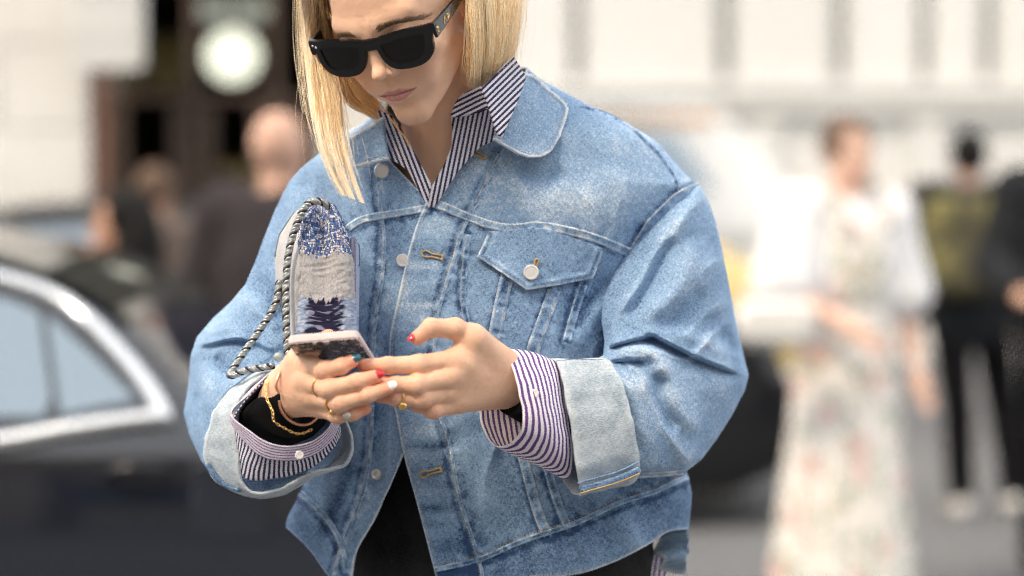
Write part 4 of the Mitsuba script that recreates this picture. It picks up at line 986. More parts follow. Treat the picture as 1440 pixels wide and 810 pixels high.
# shirt: collar, fronts, cuffs
SHIRT = WOMAN + '__shirt'
def cloth(name, outline, depth, bsdf, parent, direction=None, res=2.4, thick=.0012, label=None, bump=None, cs=0, curve=0.0):
    v, f, q = sheet(outline, depth, thick, res, bump=bump, closed_spline=cs)
    if direction is not None:
        d = unit(np.array(direction, float)); u = (q @ d) * (2.64 / FPX)
        if curve: u = u + curve * ((q @ np.array([d[1], -d[0]])) / 100) ** 2 * 0.01
        U = np.stack([u, 0 * u], 1)
    else: U = np.zeros((len(v), 2))
    return uvmesh(name, v, f, U, bsdf, parent, label)
SHC = [[(706, 491, 2.492), (720, 512, 2.466), (729, 548, 2.450), (734, 603, 2.450), (722, 619, 2.464), (706, 629, 2.485), (688, 622, 2.512), (676, 594, 2.536), (673, 566, 2.550), (680, 530, 2.550), (692, 501, 2.525)],
       [(745, 495, 2.530), (760, 525, 2.492), (770, 570, 2.476), (776, 616, 2.478), (764, 645, 2.500), (745, 648, 2.525), (725, 640, 2.555), (712, 600, 2.58), (708, 570, 2.59), (714, 530, 2.59), (728, 502, 2.565)],
       [(783, 508, 2.580), (793, 545, 2.540), (801, 600, 2.525), (806, 640, 2.530), (804, 664, 2.545), (790, 672, 2.575), (770, 650, 2.60), (755, 610, 2.62), (750, 570, 2.63), (756, 530, 2.62), (768, 511, 2.60)]]
SHIRT_MAIN = cuff(SHC, .0014, 'm_stripe', 'shirt_cuff', WOMAN, stripe='v', wob=.003, vscale=.68)
SHR1 = [[(413, 509, 2.505), (380, 524, 2.480), (350, 553, 2.462), (324, 580, 2.452), (345, 602, 2.444), (376, 622, 2.440), (405, 628, 2.445), (436, 622, 2.458), (466, 597, 2.490), (465, 555, 2.530), (440, 518, 2.530)],
        [(414, 513, 2.530), (376, 528, 2.505), (342, 558, 2.485), (323, 590, 2.468), (340, 618, 2.456), (372, 644, 2.452), (408, 648, 2.457), (440, 640, 2.472), (474, 606, 2.510), (470, 555, 2.550), (445, 520, 2.550)]]
cuff(SHR1, .0014, 'm_stripe_fine', 'shirt_cuff', WOMAN, stripe='v', wob=.003)
SHR2 = [[(412, 516, 2.545), (376, 532, 2.520), (345, 562, 2.497), (328, 594, 2.480), (342, 620, 2.466), (373, 642, 2.460), (408, 645, 2.464), (438, 637, 2.480), (470, 606, 2.517), (466, 555, 2.556), (443, 522, 2.556)],
        [(400, 525, 2.60), (350, 560, 2.57), (332, 600, 2.515), (333, 645, 2.487), (345, 672, 2.482), (392, 672, 2.484), (430, 662, 2.505), (470, 630, 2.545), (480, 600, 2.59), (460, 550, 2.61), (430, 525, 2.61)]]
cuff(SHR2, .0014, 'm_stripe_dark', 'shirt_sleeve', WOMAN, stripe='u', wob=.004)
def taper_tube(name, pts, radii, bsdf, parent, sq=(1, 1)):
    c = spline(pixline(pts), 24); r = np.interp(np.linspace(0, 1, 24), np.linspace(0, 1, len(radii)), radii)
    m = tube(c, r, 40); v = np.array(m.vertices); v += 0.0016 * (np.stack([meshkit.fbm(v * 110, 2, s_) for s_ in (1, 2, 3)], -1) - .5)
    return obj(name, trimesh.Trimesh(v, m.faces, process=False), bsdf, parent, smooth=50)
UR1 = np.array(SHR1[0]); c_ = UR1.mean(0); UR1 = np.stack([c_[0] + 9 + (UR1[:, 0] - c_[0]) * .76, c_[1] - 2 + (UR1[:, 1] - c_[1]) * .84, UR1[:, 2] + .016], 1)
URW = np.array([(420 + 27 * math.cos(a_) , 556 + 40 * math.sin(a_), 2.452 + .035 * (math.cos(a_) * .8 + .2)) for a_ in np.radians([-80, -115, -150, 180, 145, 112, 85, 50, 15, -20, -50])])
UR0 = UR1 + np.array([-22, 12, .07])
cuff([UR0, UR1, (UR1 + URW) / 2 + [0, 0, .004], URW], .002, 'm_black_knit', 'undersleeve', WOMAN, wob=.003, edge_wear=False)
taper_tube('undersleeve', [(800, 578, 2.62), (762, 568, 2.56), (726, 546, 2.500)], [.027, .028, .0290], 'm_black_knit', WOMAN)

jcol = lambda c: (lambda x, y: np.minimum(rbf(c)(x, y), surf(x, y) - 0.005))
def collar_leaf(outline, ctrl, visible, label=None):
    fn = jcol(ctrl)
    ed = LineString(visible)
    dep = lambda x, y: fn(x, y) - 0.0012 * np.exp(-((shapely.distance(shapely.points(x, y), ed) - 3) / 3) ** 2) - .003 * (meshkit.fbm(np.stack([x / 40, y / 40, x * 0], -1), 2, 8) - .5)
    v, f, q = sheet(outline, dep, .0036, 2.2)
    d = shapely.distance(shapely.points(q), ed)
    w = 0.75 * np.exp(-(d / 2.6) ** 2) + 0.10 + 0.35 * np.exp(-(d / 9) ** 2) * (meshkit.noise(np.stack([q[:, 0] / 7, q[:, 1] / 7, d * 0], -1), 4) - .5)
    uvmesh('collar', v, f, np.stack([w, 0 * w], 1), 'm_denim', JACKET)
    stitches(np.array(ed.parallel_offset(6, 'left' if outline[0][0] > 700 else 'right').coords), dep, 0, 'm_thread_pale', lift=.0008)
VIS_ = [(737, 101), (752, 105), (776, 126), (800, 149), (798, 163), (787, 194), (776, 212), (762, 221), (745, 222), (728, 216), (694, 196)]
collar_leaf(VIS_ + [(704, 178), (722, 140), (732, 115)], [(737, 100, 2.70), (800, 149, 2.712), (790, 195, 2.675), (745, 222, 2.640), (694, 196, 2.622), (722, 140, 2.655)], VIS_)
VIS2_ = [(540, 163), (526, 171), (505, 184), (487, 196), (488, 214), (496, 236), (516, 231), (532, 226), (546, 224)]
collar_leaf(VIS2_ + [(543, 205), (540, 185)], [(540, 163, 2.665), (487, 197, 2.685), (496, 236, 2.650), (546, 224, 2.640)], VIS2_)

cloth('shirt_collar', [(722, 78), (730, 91), (740, 108), (730, 138), (718, 166), (706, 194), (697, 182), (691, 160), (684, 140), (676, 125), (698, 104)],
      [(722, 78, 2.648), (740, 108, 2.655), (706, 194, 2.605), (676, 125, 2.596), (705, 140, 2.615)], 'm_stripe_dark', WOMAN, (0.70, 0.72), thick=.0022)
cloth('shirt_collar_stand', [(675, 122), (656, 129), (641, 143), (633, 163), (645, 164), (665, 160), (688, 151), (684, 138)],
      [(675, 122, 2.605), (633, 163, 2.628), (688, 151, 2.606), (650, 145, 2.632)], 'm_stripe_dark', WOMAN, (0.45, 0.9), thick=.002)
cloth('shirt', [(634, 160), (636, 185), (635, 207), (622, 237), (605, 266), (602, 292), (612, 290), (645, 240), (676, 206), (700, 196), (692, 170), (687, 149), (662, 158)],
      [(634, 160, 2.640), (635, 207, 2.645), (605, 266, 2.640), (602, 292, 2.648), (676, 206, 2.648), (700, 196, 2.645), (687, 149, 2.622)], 'm_stripe_dark', WOMAN, (0.98, 0.20),
      bump=lambda x, y: .004 * (meshkit.fbm(np.stack([x / 30, y / 50, x * 0], -1), 2, 6) - .5), label='striped shirt open at the neck')
cloth('shirt_front', [(530, 155), (549, 162), (560, 176), (571, 193), (586, 222), (607, 262), (606, 300), (592, 275), (574, 240), (545, 220), (534, 190)],
      [(530, 155, 2.675), (549, 162, 2.668), (571, 193, 2.655), (607, 262, 2.640), (606, 300, 2.655), (545, 220, 2.668), (534, 190, 2.685)], 'm_stripe_dark', WOMAN, (0.93, -0.36),
      bump=lambda x, y: .004 * (meshkit.fbm(np.stack([x / 30, y / 50, x * 0], -1), 2, 7) - .5))
cloth('shirt_tail', [(912, 776), (936, 772), (938, 830), (922, 835), (908, 800)], [(912, 776, 2.80), (936, 772, 2.80), (938, 830, 2.79), (922, 835, 2.79), (908, 790, 2.785)], 'm_stripe', WOMAN, (0.98, 0.15))
# back of the hem with its adjuster tab, hanging below the side seam
def hem_y(x): return 745 + 22 * np.sin(x / 9.0) * 0
v, f, q = sheet([(900, 700), (930, 690), (972, 690), (968, 745), (966, 775), (964, 808), (945, 806), (925, 800), (935, 785), (918, 776), (928, 758), (940, 748), (912, 752)],
                [(900, 700, 2.83), (972, 690, 2.80), (964, 808, 2.765), (925, 800, 2.78), (918, 776, 2.785)], .003, 2.6, bump=lambda x, y: .008 * np.sin(y / 6.5) * np.clip((y - 735) / 20, 0, 1))
d = shapely.distance(shapely.points(q), LineString([(964, 808), (945, 806), (925, 800), (935, 785), (918, 776), (928, 758)]))
w = 0.16 + 0.5 * np.exp(-(d / 3) ** 2); uvmesh('hem_tab', v, f, np.stack([w, 0 * w], 1), 'm_denim', JACKET)

# buttons and buttonholes
def button(px, py, Y, r, bsdf='m_silver', label=None, tilt=(0, 0)):
    c = P(px, py, Y); n = unit(CAM - c + np.array([tilt[0], 0, tilt[1]])); prof = np.array([(0, .0024), (.35, .0025), (.6, .0021), (.72, .0025), (.88, .0026), (1.0, .0016), (1.02, .0), (.6, -.002), (.3, -.004)]) * [r, 1]
    m = trimesh.creation.revolve(prof[::-1], sections=28)
    z = n; x = unit(np.cross([0, 0, 1], z)); y = np.cross(z, x); M = np.eye(4); M[:3, 0], M[:3, 1], M[:3, 2], M[:3, 3] = x, y, z, c
    return obj('button', xf(m, M), bsdf, JACKET, smooth=40, label=label)
button(566, 366, float(sR(566, 366)) - .0045, .0072, 'm_white_button')
button(747, 383, float(flap_depth(np.array([747.]), np.array([383.]))[0]) - .003, .0085, 'm_white_button')
button(530, 667, float(sR(530, 667)) - .004, .0065, tilt=(-.6, .1)); button(537, 240, float(sR(537, 240)) - .010, .0085, tilt=(-.5, -.4))
def buttonhole(x0, y0, x1, y1, fn, w=4.2, lift=.002):
    a, b = np.array([x0, y0], float), np.array([x1, y1], float); d = unit(b - a); n = np.array([-d[1], d[0]])
    loop = [a, a + (b - a) * .5 + n * w * .55, b - d * w + n * w * .6, b + n * 0, b - d * w - n * w * .6, a + (b - a) * .5 - n * w * .55]
    loop = spline(np.array([a - d * 0 + n * w * .6] + [a + (b - a) * t + n * w * .6 for t in (.3, .6)] + [b - d * 2 + n * w, b + d * 2, b - d * 2 - n * w] + [a + (b - a) * t - n * w * .6 for t in (.6, .3)] + [a - n * w * .6]), 60)
    W = P(loop[:, 0], loop[:, 1], fn(loop[:, 0], loop[:, 1]) - lift)
    r = .00085 + .00025 * np.sin(np.arange(60) * 2.1)
    bars = tube(pixline([(*(a + n * w * 1.0), float(fn(*a)) - lift), (*(a - n * w * 1.0), float(fn(*a)) - lift)]), .0012, 6)
    k = obj('buttonhole', cat_([tube(W, r, 6), bars]), 'm_thread', JACKET, smooth=50)
buttonhole(622, 362, 595, 356, sL); buttonhole(620, 660, 592, 668, sL); buttonhole(683, 222, 666, 214, sL, w=3); 
buttonhole(752, 378, 755, 366, fl, w=3)
mat('m_pearl', (0.70, 0.66, 0.66), 0.3, clear=.4)
for (bx, by, bY) in ((421, 640, 2.442), (752, 553, 2.463)):
    c_b = P(bx, by, bY); n_b = unit(CAM - c_b); M_b = frame_to(c_b, c_b + unit(np.cross([0, 0, 1], n_b))); z_b = n_b; x_b = M_b[:3, 0]; M_b[:3, 1] = np.cross(z_b, x_b); M_b[:3, 2] = z_b
    obj('shirt_button', xf(trimesh.creation.revolve(np.array([(0, -.001), (.0042, -.001), (.0046, .0004), (.0036, .0010), (.0030, .0006), (0, .0006)]), sections=24), M_b), 'm_pearl', WOMAN, smooth=40)
# black jeans and top under the jacket
def jeans_field(p):
    hip = ell(p, (-0.02, 2.80, 0.98), (0.185, 0.105, 0.15))
    d = smin(hip, ell(p, (-0.03, 2.80, 1.15), (0.15, 0.10, 0.2)), .06)
    for s in (-1, 1):
        d = smin(d, cone(p, (-0.02 + s * .09, 2.80, .90), (-0.02 + s * .10, 2.82, .48), .088, .062), .03)
        d = smin(d, cone(p, (-0.02 + s * .10, 2.82, .48), (-0.02 + s * .11, 2.84, .10), .062, .050), .02)
    d = d + 0.006 * (meshkit.fbm(p * [22, 22, 14], 2, 12) - .5)
    return np.maximum(d, .09 - p[..., 2])
jm = nets(jeans_field, [-.26, 2.66, .06], [.22, 2.94, 1.36], .006)
jw = 0.35 * (meshkit.fbm(np.array(jm.vertices) * [25, 25, 10], 2, 4) - .5)
obj('jeans', jm, 'm_black_denim', WOMAN, smooth=True, uv=np.stack([jw, 0 * jw], 1), label='black jeans')
for s in (-1, 1):
    def shoe(p, s=s):
        x = -0.02 + s * .115
        d = cone(p, (x, 2.86, .05), (x - .01, 2.70, .035), .046, .036)
        d = smin(d, cone(p, (x, 2.85, .06), (x, 2.85, .14), .045, .042), .02)
        return np.maximum(d, .004 - p[..., 2])
    obj('shoe', nets(shoe, [-.22, 2.62, -.01], [.2, 2.94, .22], .005), 'm_black_knit', WOMAN, smooth=True)

# ------------------------------------------------------------------ phone
PH = thing('phone', 'phone in a black lace-patterned case with a pale rim, held in both hands', 'phone')
A, B = P(404, 478, 2.345), P(499, 470, 2.352)
xdir = unit(B - A); wph = 0.072; ldir = unit(np.array([0.36, 0.90, -0.205])); ldir = unit(ldir - xdir * (ldir @ xdir) * 0.75); ndir = unit(np.cross(ldir, xdir))
if ndir[2] > 0: ndir = -ndir                     # the back: down and to the camera
def ph_box(x0, x1, y0, y1, z0, z1, rad=.006, bev=.001):
    bev = min(bev, (z1 - z0) * .3)
    pg = shapely.box(x0, y0, x1, y1).buffer(-rad).buffer(rad, 6)
    return trimesh.util.concatenate([trimesh.creation.extrude_polygon(pg.buffer(-bev), z1 - z0, engine='earcut').apply_translation([0, 0, z0]),
                                     trimesh.creation.extrude_polygon(pg, z1 - z0 - 2 * bev, engine='earcut').apply_translation([0, 0, z0 + bev])])
PM = np.eye(4); PM[:3, 0], PM[:3, 1], PM[:3, 2], PM[:3, 3] = xdir, ldir, ndir, A
def lace(p, n, uv):
    x, y = uv[0] * 240.0, uv[1] * 240.0
    a, b, c = voronoi(x, y); k = smoothstep(0.05, 0.13, b - a)
    e = smoothstep(0.25, 0.5, fbm(x * 0.5, y * 0.5, 3.0, 2)); 
    return mix((0.006, 0.006, 0.007), (0.62, 0.56, 0.52), dr.clip((1 - k) * 0.55 * e + 0.8 * dr.select(c > 0.86, 1.0, 0.0), 0, 1))
mat('m_lace', proc(lace), 0.35, 0.5, clear=0.5)
mat('m_phone_rim', (0.74, 0.60, 0.58), 0.25, 0.5, clear=0.6); mat('m_screen', (0.01, 0.01, 0.012), 0.08, clear=1.0)
b_ = ph_box(0.001, wph - .001, .001, .143, .0042, .0062); obj('case_back', xf(b_, PM), 'm_lace', PH, smooth=35 if False else True, uv=np.array(b_.vertices)[:, :2])
obj('case_rim', xf(ph_box(0, wph, 0, .144, -.0048, .0042, .008, .0015), PM), 'm_phone_rim', PH, smooth=40)
obj('screen', xf(ph_box(.003, wph - .003, .003, .141, -.0056, -.0046, .006, .0003), PM), 'm_screen', PH, smooth=40)
cam_ = trimesh.creation.cylinder(.0045, .0012, sections=24); cam_.apply_translation([.014, .014, .0066]); obj('camera_lens', xf(cam_, PM), 'm_screen', PH, smooth=40)

# ------------------------------------------------------------------ bag on its chain
BAG = thing('handbag', 'small woven handbag in blue, silver and navy hanging from a braided chain strap', 'handbag')
def weave(p, n, uv):
    """uv.y: height on the bag from 0 (bottom) to 1 (top), uv.x across"""
    x, y = uv[0], uv[1]
    j = 0.035 * (noise(x * 26, 3.0) - 0.5) + 0.02 * (noise(x * 60, 9.0) - 0.5)
    g = noise(x * 70, y * 150); g2 = noise(x * 160 + 9, y * 40)
    wx = x * 34 + 1.2 * noise(x * 8, y * 14); wy = y * 62 + 1.2 * noise(x * 9 + 4, y * 12)
    chk = dr.abs(dr.sin(wx * math.pi)) * dr.abs(dr.sin(wy * math.pi))
    r1 = cell_rand(dr.floor(wx), dr.floor(wy), 1); r2 = noise(x * 6, y * 16)
    th = mix((0.05, 0.09, 0.26), (0.12, 0.22, 0.46), smoothstep(0.1, 0.4, r1))
    th = mix(th, (0.38, 0.33, 0.44), smoothstep(0.50, 0.56, r1)); th = mix(th, (0.66, 0.65, 0.66), smoothstep(0.74 - 0.2 * r2, 0.80 - 0.2 * r2, r1))
    top = mix((0.015, 0.02, 0.07), th, smoothstep(0.05, 0.32, chk))
    silver = mix((0.27, 0.26, 0.27), (0.50, 0.49, 0.50), dr.clip(g * 0.7 + 0.3 * g2, 0, 1))
    fr = noise(x * 9 + 5, y * 85)
    edge = smoothstep(0.16, 0.30, dr.minimum(x, 1 - x) + 0.22 * (fr - 0.5))
    navy = mix(mix((0.12, 0.20, 0.38), (0.52, 0.57, 0.66), noise(x * 20, y * 120)), mix((0.008, 0.008, 0.035), (0.20, 0.19, 0.30), smoothstep(0.66, 0.8, noise(x * 7, y * 95 + 3))), edge)
    a = smoothstep(-0.006, 0.006, y + j - 0.66); b = smoothstep(-0.006, 0.006, y + j * 1.3 - 0.375)
    c = mix(navy, silver, b); return mix(c, top, a)
def weave_bump(p, n, uv): return 0.0008 * noise(uv[0] * 60, uv[1] * 130) + 0.0006 * noise(uv[0] * 30, uv[1] * 30)
mat('m_weave', proc(weave), 0.75, 0.3, sheen=0.3)
mat('m_bag_side', proc(lambda p, n, uv: mix((0.34, 0.34, 0.35), (0.58, 0.57, 0.58), dr.clip(0.5 * noise(p[0] * 500, p[1] * 500, p[2] * 900) + 0.5 * fbm(p[0] * 60, p[1] * 60, p[2] * 60, 2), 0, 1))), 0.8, 0.3, sheen=0.4)
def bag_body():
    rows, uv = [], []
    nv, nu = 90, 72
    for i, t in enumerate(np.linspace(0, 1, nv)):               # from the bottom up
        py = 505 - 222 * t
        l = np.interp(t, [0, .3, .62, .9, 1], [411, 411, 414, 421, 432]); r = np.interp(t, [0, .3, .62, .9, 1], [502, 500, 499, 482, 468])
        if t > .97: sh = 1 - ((t - .97) / .03) ** 2 * .5
        else: sh = 1
        c, a = (l + r) / 2, (r - l) / 2 * sh
        dep = np.interp(t, [0, .15, .9, 1], [.05, .062, .05, .03])
        ang = np.linspace(-np.pi, np.pi, nu, endpoint=False)
        pw = 0.45
        x = c + a * np.sign(np.sin(ang)) * np.abs(np.sin(ang)) ** pw; y = 2.585 - dep * np.sign(np.cos(ang)) * np.abs(np.cos(ang)) ** pw
        crease = 0.017 * np.exp(-((x - c - 2 - 5 * math.sin(t * 7)) / 8.0) ** 2) * (np.cos(ang) > 0) * np.clip((t - .30) / .4, 0, 1)
        pyv = py + (15 * np.exp(-((x - 452) / 7.0) ** 2) + .22 * np.maximum(x - 452, 0)) * np.clip((t - .72) / .28, 0, 1) + 2.5 * np.sin(x / 9.0 + 3 * t) * np.clip(t * 3, 0, 1)
        rows.append(P(x, pyv, y + crease)); uv.append(np.stack([np.clip((x - c) / (2 * a) + .5, 0, 1), np.full(nu, t)], 1))
    V = np.vstack(rows); f = grid_faces(nu, nv, True)
    o = len(V); V = np.vstack([V, rows[0].mean(0), rows[-1].mean(0)]); j = np.arange(nu); k = (nv - 1) * nu
    f = np.vstack([f, np.stack([(j + 1) % nu, j, j * 0 + o], 1), np.stack([k + j, k + (j + 1) % nu, j * 0 + o + 1], 1)])
    U = np.vstack([np.vstack(uv), [[.5, 0], [.5, 1]]])
    V = V + 0.0022 * (np.stack([meshkit.noise(V * 330, s_) for s_ in (1, 2, 3)], -1) - .5) 
    m = trimesh.Trimesh(V, f, process=False)
    if m.volume < 0: m.invert()
    return m, U
bm_, bu_ = bag_body(); obj('body', bm_, 'm_weave', BAG, smooth=True, uv=bu_)
# the flat side of the bag seen obliquely on the left, with its padded edge
v, f, q = sheet([(440, 280), (412, 300), (392, 330), (386, 360), (388, 400), (396, 440), (402, 505), (416, 505), (415, 420), (420, 350), (425, 300)],
                [(440, 280, 2.56), (386, 360, 2.60), (402, 505, 2.575), (416, 505, 2.535), (420, 350, 2.54)], .006, 2.6, bump=lambda x, y: .003 * (meshkit.fbm(np.stack([x / 12, y / 12, x * 0], -1), 2, 3) - .5))
obj('side_panel', trimesh.Trimesh(v, f, process=False), 'm_bag_side', BAG, smooth=True)
v, f, q = sheet([(498, 335), (506, 345), (506, 370), (505, 420), (504, 480), (499, 500), (497, 420), (496, 360)], [(499, 330, 2.56), (508, 360, 2.58), (505, 480, 2.58), (497, 400, 2.55)], .005, 2.6)
obj('side_panel', trimesh.Trimesh(v, f, process=False), 'm_weave', BAG, smooth=True, uv=np.stack([np.where(q[:, 0] > 501, .02, .3), np.clip((505 - q[:, 1]) / 222, 0, .3)], 1))
mat('m_chain', (0.40, 0.40, 0.40), 0.26, metal=0.9); mat('m_chain_leather', (0.006, 0.006, 0.008), 0.5); mat('m_chain_green', (0.36, 0.41, 0.40), 0.4, metal=0.4)
def braid(pts, r, turns_per_m=62, name='chain_strap'):
    c = spline(pixline(pts), 60 * len(pts)); n = len(c)
    L = np.concatenate([[0], np.cumsum(np.linalg.norm(np.diff(c, axis=0), axis=1))])
    t = unit(np.gradient(c, axis=0)); a = unit(np.cross(t, [0.2, 1, 0.1])); b = np.cross(t, a)
    key = None
    for k, (m_, rr) in enumerate((('m_chain', .66), ('m_chain_leather', .62), ('m_chain', .66), ('m_chain_green', .62))):
        ph = 2 * np.pi * L * turns_per_m + k * np.pi / 2
        w = c + r * .62 * (np.cos(ph)[:, None] * a + np.sin(ph)[:, None] * b)
        lump = 1 + .22 * np.sin(2 * ph + k)
        mm = tube(w, r * rr * lump, 7)
        if key is None: key = obj(name, mm, m_, BAG, smooth=True)
        else: obj('strand', mm, m_, key, smooth=True)
braid([(462, 292, 2.545), (452, 284, 2.535), (436, 285, 2.53), (424, 300, 2.528), (412, 330, 2.53), (404, 370, 2.532), (402, 420, 2.53), (403, 470, 2.528), (404, 506, 2.53)], .0031, 80)
braid([(392, 395, 2.575), (388, 425, 2.572), (368, 460, 2.575), (347, 490, 2.57), (327, 520, 2.555), (324, 528, 2.548), (342, 522, 2.54), (362, 518, 2.535), (385, 514, 2.53)], .0030, 84)
m_ = trimesh.creation.icosphere(2, .005); m_.apply_translation(P(391, 502, 2.51)); obj('clasp', m_, 'm_chain_green', BAG, smooth=True)

# ------------------------------------------------------------------ bracelets, necklace
def bracelet(name, label, pts, r, bsdf, links=0, group=None):
    k = thing(name, label, 'bracelet', group)
    c = spline(pixline(pts), 120)
    if not links: obj('band', tube(c, r, 10), bsdf, k, smooth=True); return
    ms = []
    L = spline(pixline(pts), links)
    for i in range(links - 1):
        tor = trimesh.creation.torus(np.linalg.norm(L[i + 1] - L[i]) * .5, r, 16, 6); tor.apply_scale([1.25, .62, 1])
        M = frame_to((L[i] + L[i + 1]) / 2, L[i + 1], up=(0, 0, 1) if i % 2 else (0, 1, .3)); ms.append(xf(tor, M))
    obj('chain', cat_(ms), bsdf, k, smooth=True)
bracelet('bracelet', 'rose gold bangle highest on the black sleeve by the hand', [(411, 513, 2.446), (399, 518, 2.434), (391, 530, 2.424), (389, 546, 2.420), (393, 552, 2.420)], .0017, 'm_rose_gold')
bracelet('bracelet', 'rose gold open bangle curving under the wrist', [(393, 563, 2.421), (394, 572, 2.420), (400, 584, 2.420), (414, 595, 2.424), (432, 597, 2.432), (446, 588, 2.446)], .0014, 'm_rose_gold')
bracelet('bracelet', 'thin gold link chain bracelet lying lowest on the black sleeve', [(376, 535, 2.452), (375, 560, 2.436), (384, 582, 2.424), (384, 590, 2.423), (400, 602, 2.425), (420, 610, 2.431), (438, 604, 2.442)], .0007, 'm_gold', 26)
NKT = thing('necklace', 'fine gold chain at the open shirt neck', 'necklace')
L_ = spline(pixline([(548, 166, 2.655), (555, 174, 2.65), (560, 182, 2.647), (566, 188, 2.645), (575, 205, 2.640)]), 16); ms = []
for i in range(15):
    tor = trimesh.creation.torus(np.linalg.norm(L_[i + 1] - L_[i]) * .52, .0007, 14, 6); tor.apply_scale([1.2, .6, 1]); ms.append(xf(tor, frame_to((L_[i] + L_[i + 1]) / 2, L_[i + 1], up=(0, 0, 1) if i % 2 else (0, 1, .3))))
obj('chain', cat_(ms), 'm_gold', NKT, smooth=True)
for k_, bs in enumerate(stitch_v):
    obj('stitching', trimesh.Trimesh(np.vstack(stitch_v[bs]), np.vstack(stitch_f[bs]), process=False), bs, JACKET, smooth=False, kind='stuff')
# ------------------------------------------------------------------ the street behind
def asphalt(p, n, uv):
    return mix((0.075, 0.078, 0.085), (0.135, 0.138, 0.145), dr.clip(fbm(p[0] * 0.7, p[1] * 0.7, 0.0, 3) * 0.7 + 0.45 * noise(p[0] * 60, p[1] * 60), 0, 1))
mat('m_asphalt', proc(asphalt), 0.85, 0.25)
def stone(p, n, uv):
    return mix((0.60, 0.58, 0.55), (0.76, 0.75, 0.73), fbm(p[0] * 1.6, p[1] * 1.6, p[2] * 1.1, 3)) * (0.94 + 0.08 * noise(p[0] * 40, p[1] * 40, p[2] * 40))
mat('m_stone', proc(stone), 0.85, 0.2)
def pale_wall(p, n, uv):
    return mix((0.66, 0.655, 0.635), (0.73, 0.725, 0.705), fbm(p[0] * 0.8, p[1] * 0.8, p[2] * 0.5, 3))
mat('m_pale_wall', proc(pale_wall), 0.85, 0.2)
mat('m_window_grey', (0.42, 0.43, 0.43), 0.12, 0.6)
mat('m_frame_grey', (0.60, 0.60, 0.59), 0.5)
mat('m_dark_wood', proc(lambda p, n, uv: mix((0.030, 0.020, 0.015), (0.085, 0.052, 0.036), fbm(p[0] * 14, p[1] * 14, p[2] * 2, 3))), 0.5)
mat('m_brown_post', (0.20, 0.105, 0.075), 0.5)
mat('m_shop_dark', proc(lambda p, n, uv: mix((0.012, 0.011, 0.010), (0.045, 0.040, 0.034), fbm(p[0] * 3, p[1] * 3, p[2] * 3, 2))), 0.6)
mat('m_olive_board', proc(lambda p, n, uv: mix((0.22, 0.17, 0.05), (0.36, 0.30, 0.12), noise(p[0] * 12, p[1] * 5, p[2] * 9))), 0.5)
mat('m_tan_board', (0.48, 0.36, 0.24), 0.6)
mat('m_sign_grey', proc(lambda p, n, uv: mix((0.50, 0.50, 0.49), (0.68, 0.68, 0.66), noise(p[0] * 2.0, p[1], p[2] * 14))), 0.5)
ROAD = obj('road', box(-40, 40, -30, 120, -0.4, 0.0), 'm_asphalt', kind='structure', label='grey asphalt street')
PAVE = obj('pavement', cat_([box(-12, -1.2, 9.6, 12.5, 0, .12, .015)]), 'm_stone', kind='structure', label='pale stone pavement in front of the shop')
def X(px, Y): return (px - W0 / 2) / FPX * Y
def Z(py, Y): return float(P(720, py, Y)[2])

# pale facade far behind on the right
def facade():
    B = thing('building', 'bright pale stone building with tall narrow windows behind the street on the right', 'building')
    Yf = 24.0
    obj('wall', cat_([box(-2.7, 24, Yf + .35, Yf + 6, 0, 15)]), 'm_pale_wall', B)
    obj('base', box(-2.7, 24, Yf + .02, Yf + .35, 0, 0.9, .02), 'm_stone', B)
    gaps = [(812, 10), (1021, 13), (1182, 13), (1301, 11), (1391, 13), (1530, 13), (1660, 13)]
    edges = [-2.7] + [X(p + s * w, Yf) for p, w in gaps for s in (-1, 1)] + [24]
    zc = Z(126, Yf)
    for a, b in zip(edges[0::2], edges[1::2]):
        obj('pier', box(a, b, Yf, Yf + .35, zc + .085, 15, .02), 'm_pale_wall', B)
    obj('cornice', cat_([box(-2.75, 24.05, Yf - .10, Yf + .33, zc - .05, zc + .04, .02), box(-2.75, 24.05, Yf - .05, Yf + .33, zc + .045, zc + .08, .01), box(-2.75, 24.05, Yf - .04, Yf + .33, zc - .25, zc - .055, .02)]), 'm_pale_wall', B)
    for (p, w) in gaps:
        a, b = X(p - w, Yf), X(p + w, Yf)
        k = obj('window', cat_([box(a + .002, a + .03, Yf + .2, Yf + .3, zc + .085, 14), box(b - .03, b - .002, Yf + .2, Yf + .3, zc + .085, 14)] + [box(a + .03, b - .03, Yf + .2, Yf + .3, z, z + .05) for z in np.arange(zc + .10, 13, 1.15)]), 'm_frame_grey', B)
        obj('pane', box(a + .03, b - .03, Yf + .26, Yf + .28, zc + .085, 14), 'm_window_grey', k)
    x = -2.5
    while x < 22.3:
        obj('ground_floor_bay', cat_([box(x, x + .32, Yf + .02, Yf + .34, .9, zc - .26, .02), box(x + .32, x + 1.6, Yf + .1, Yf + .34, .9, zc - .26, .02)]), 'm_pale_wall', B); x += 1.62
facade()

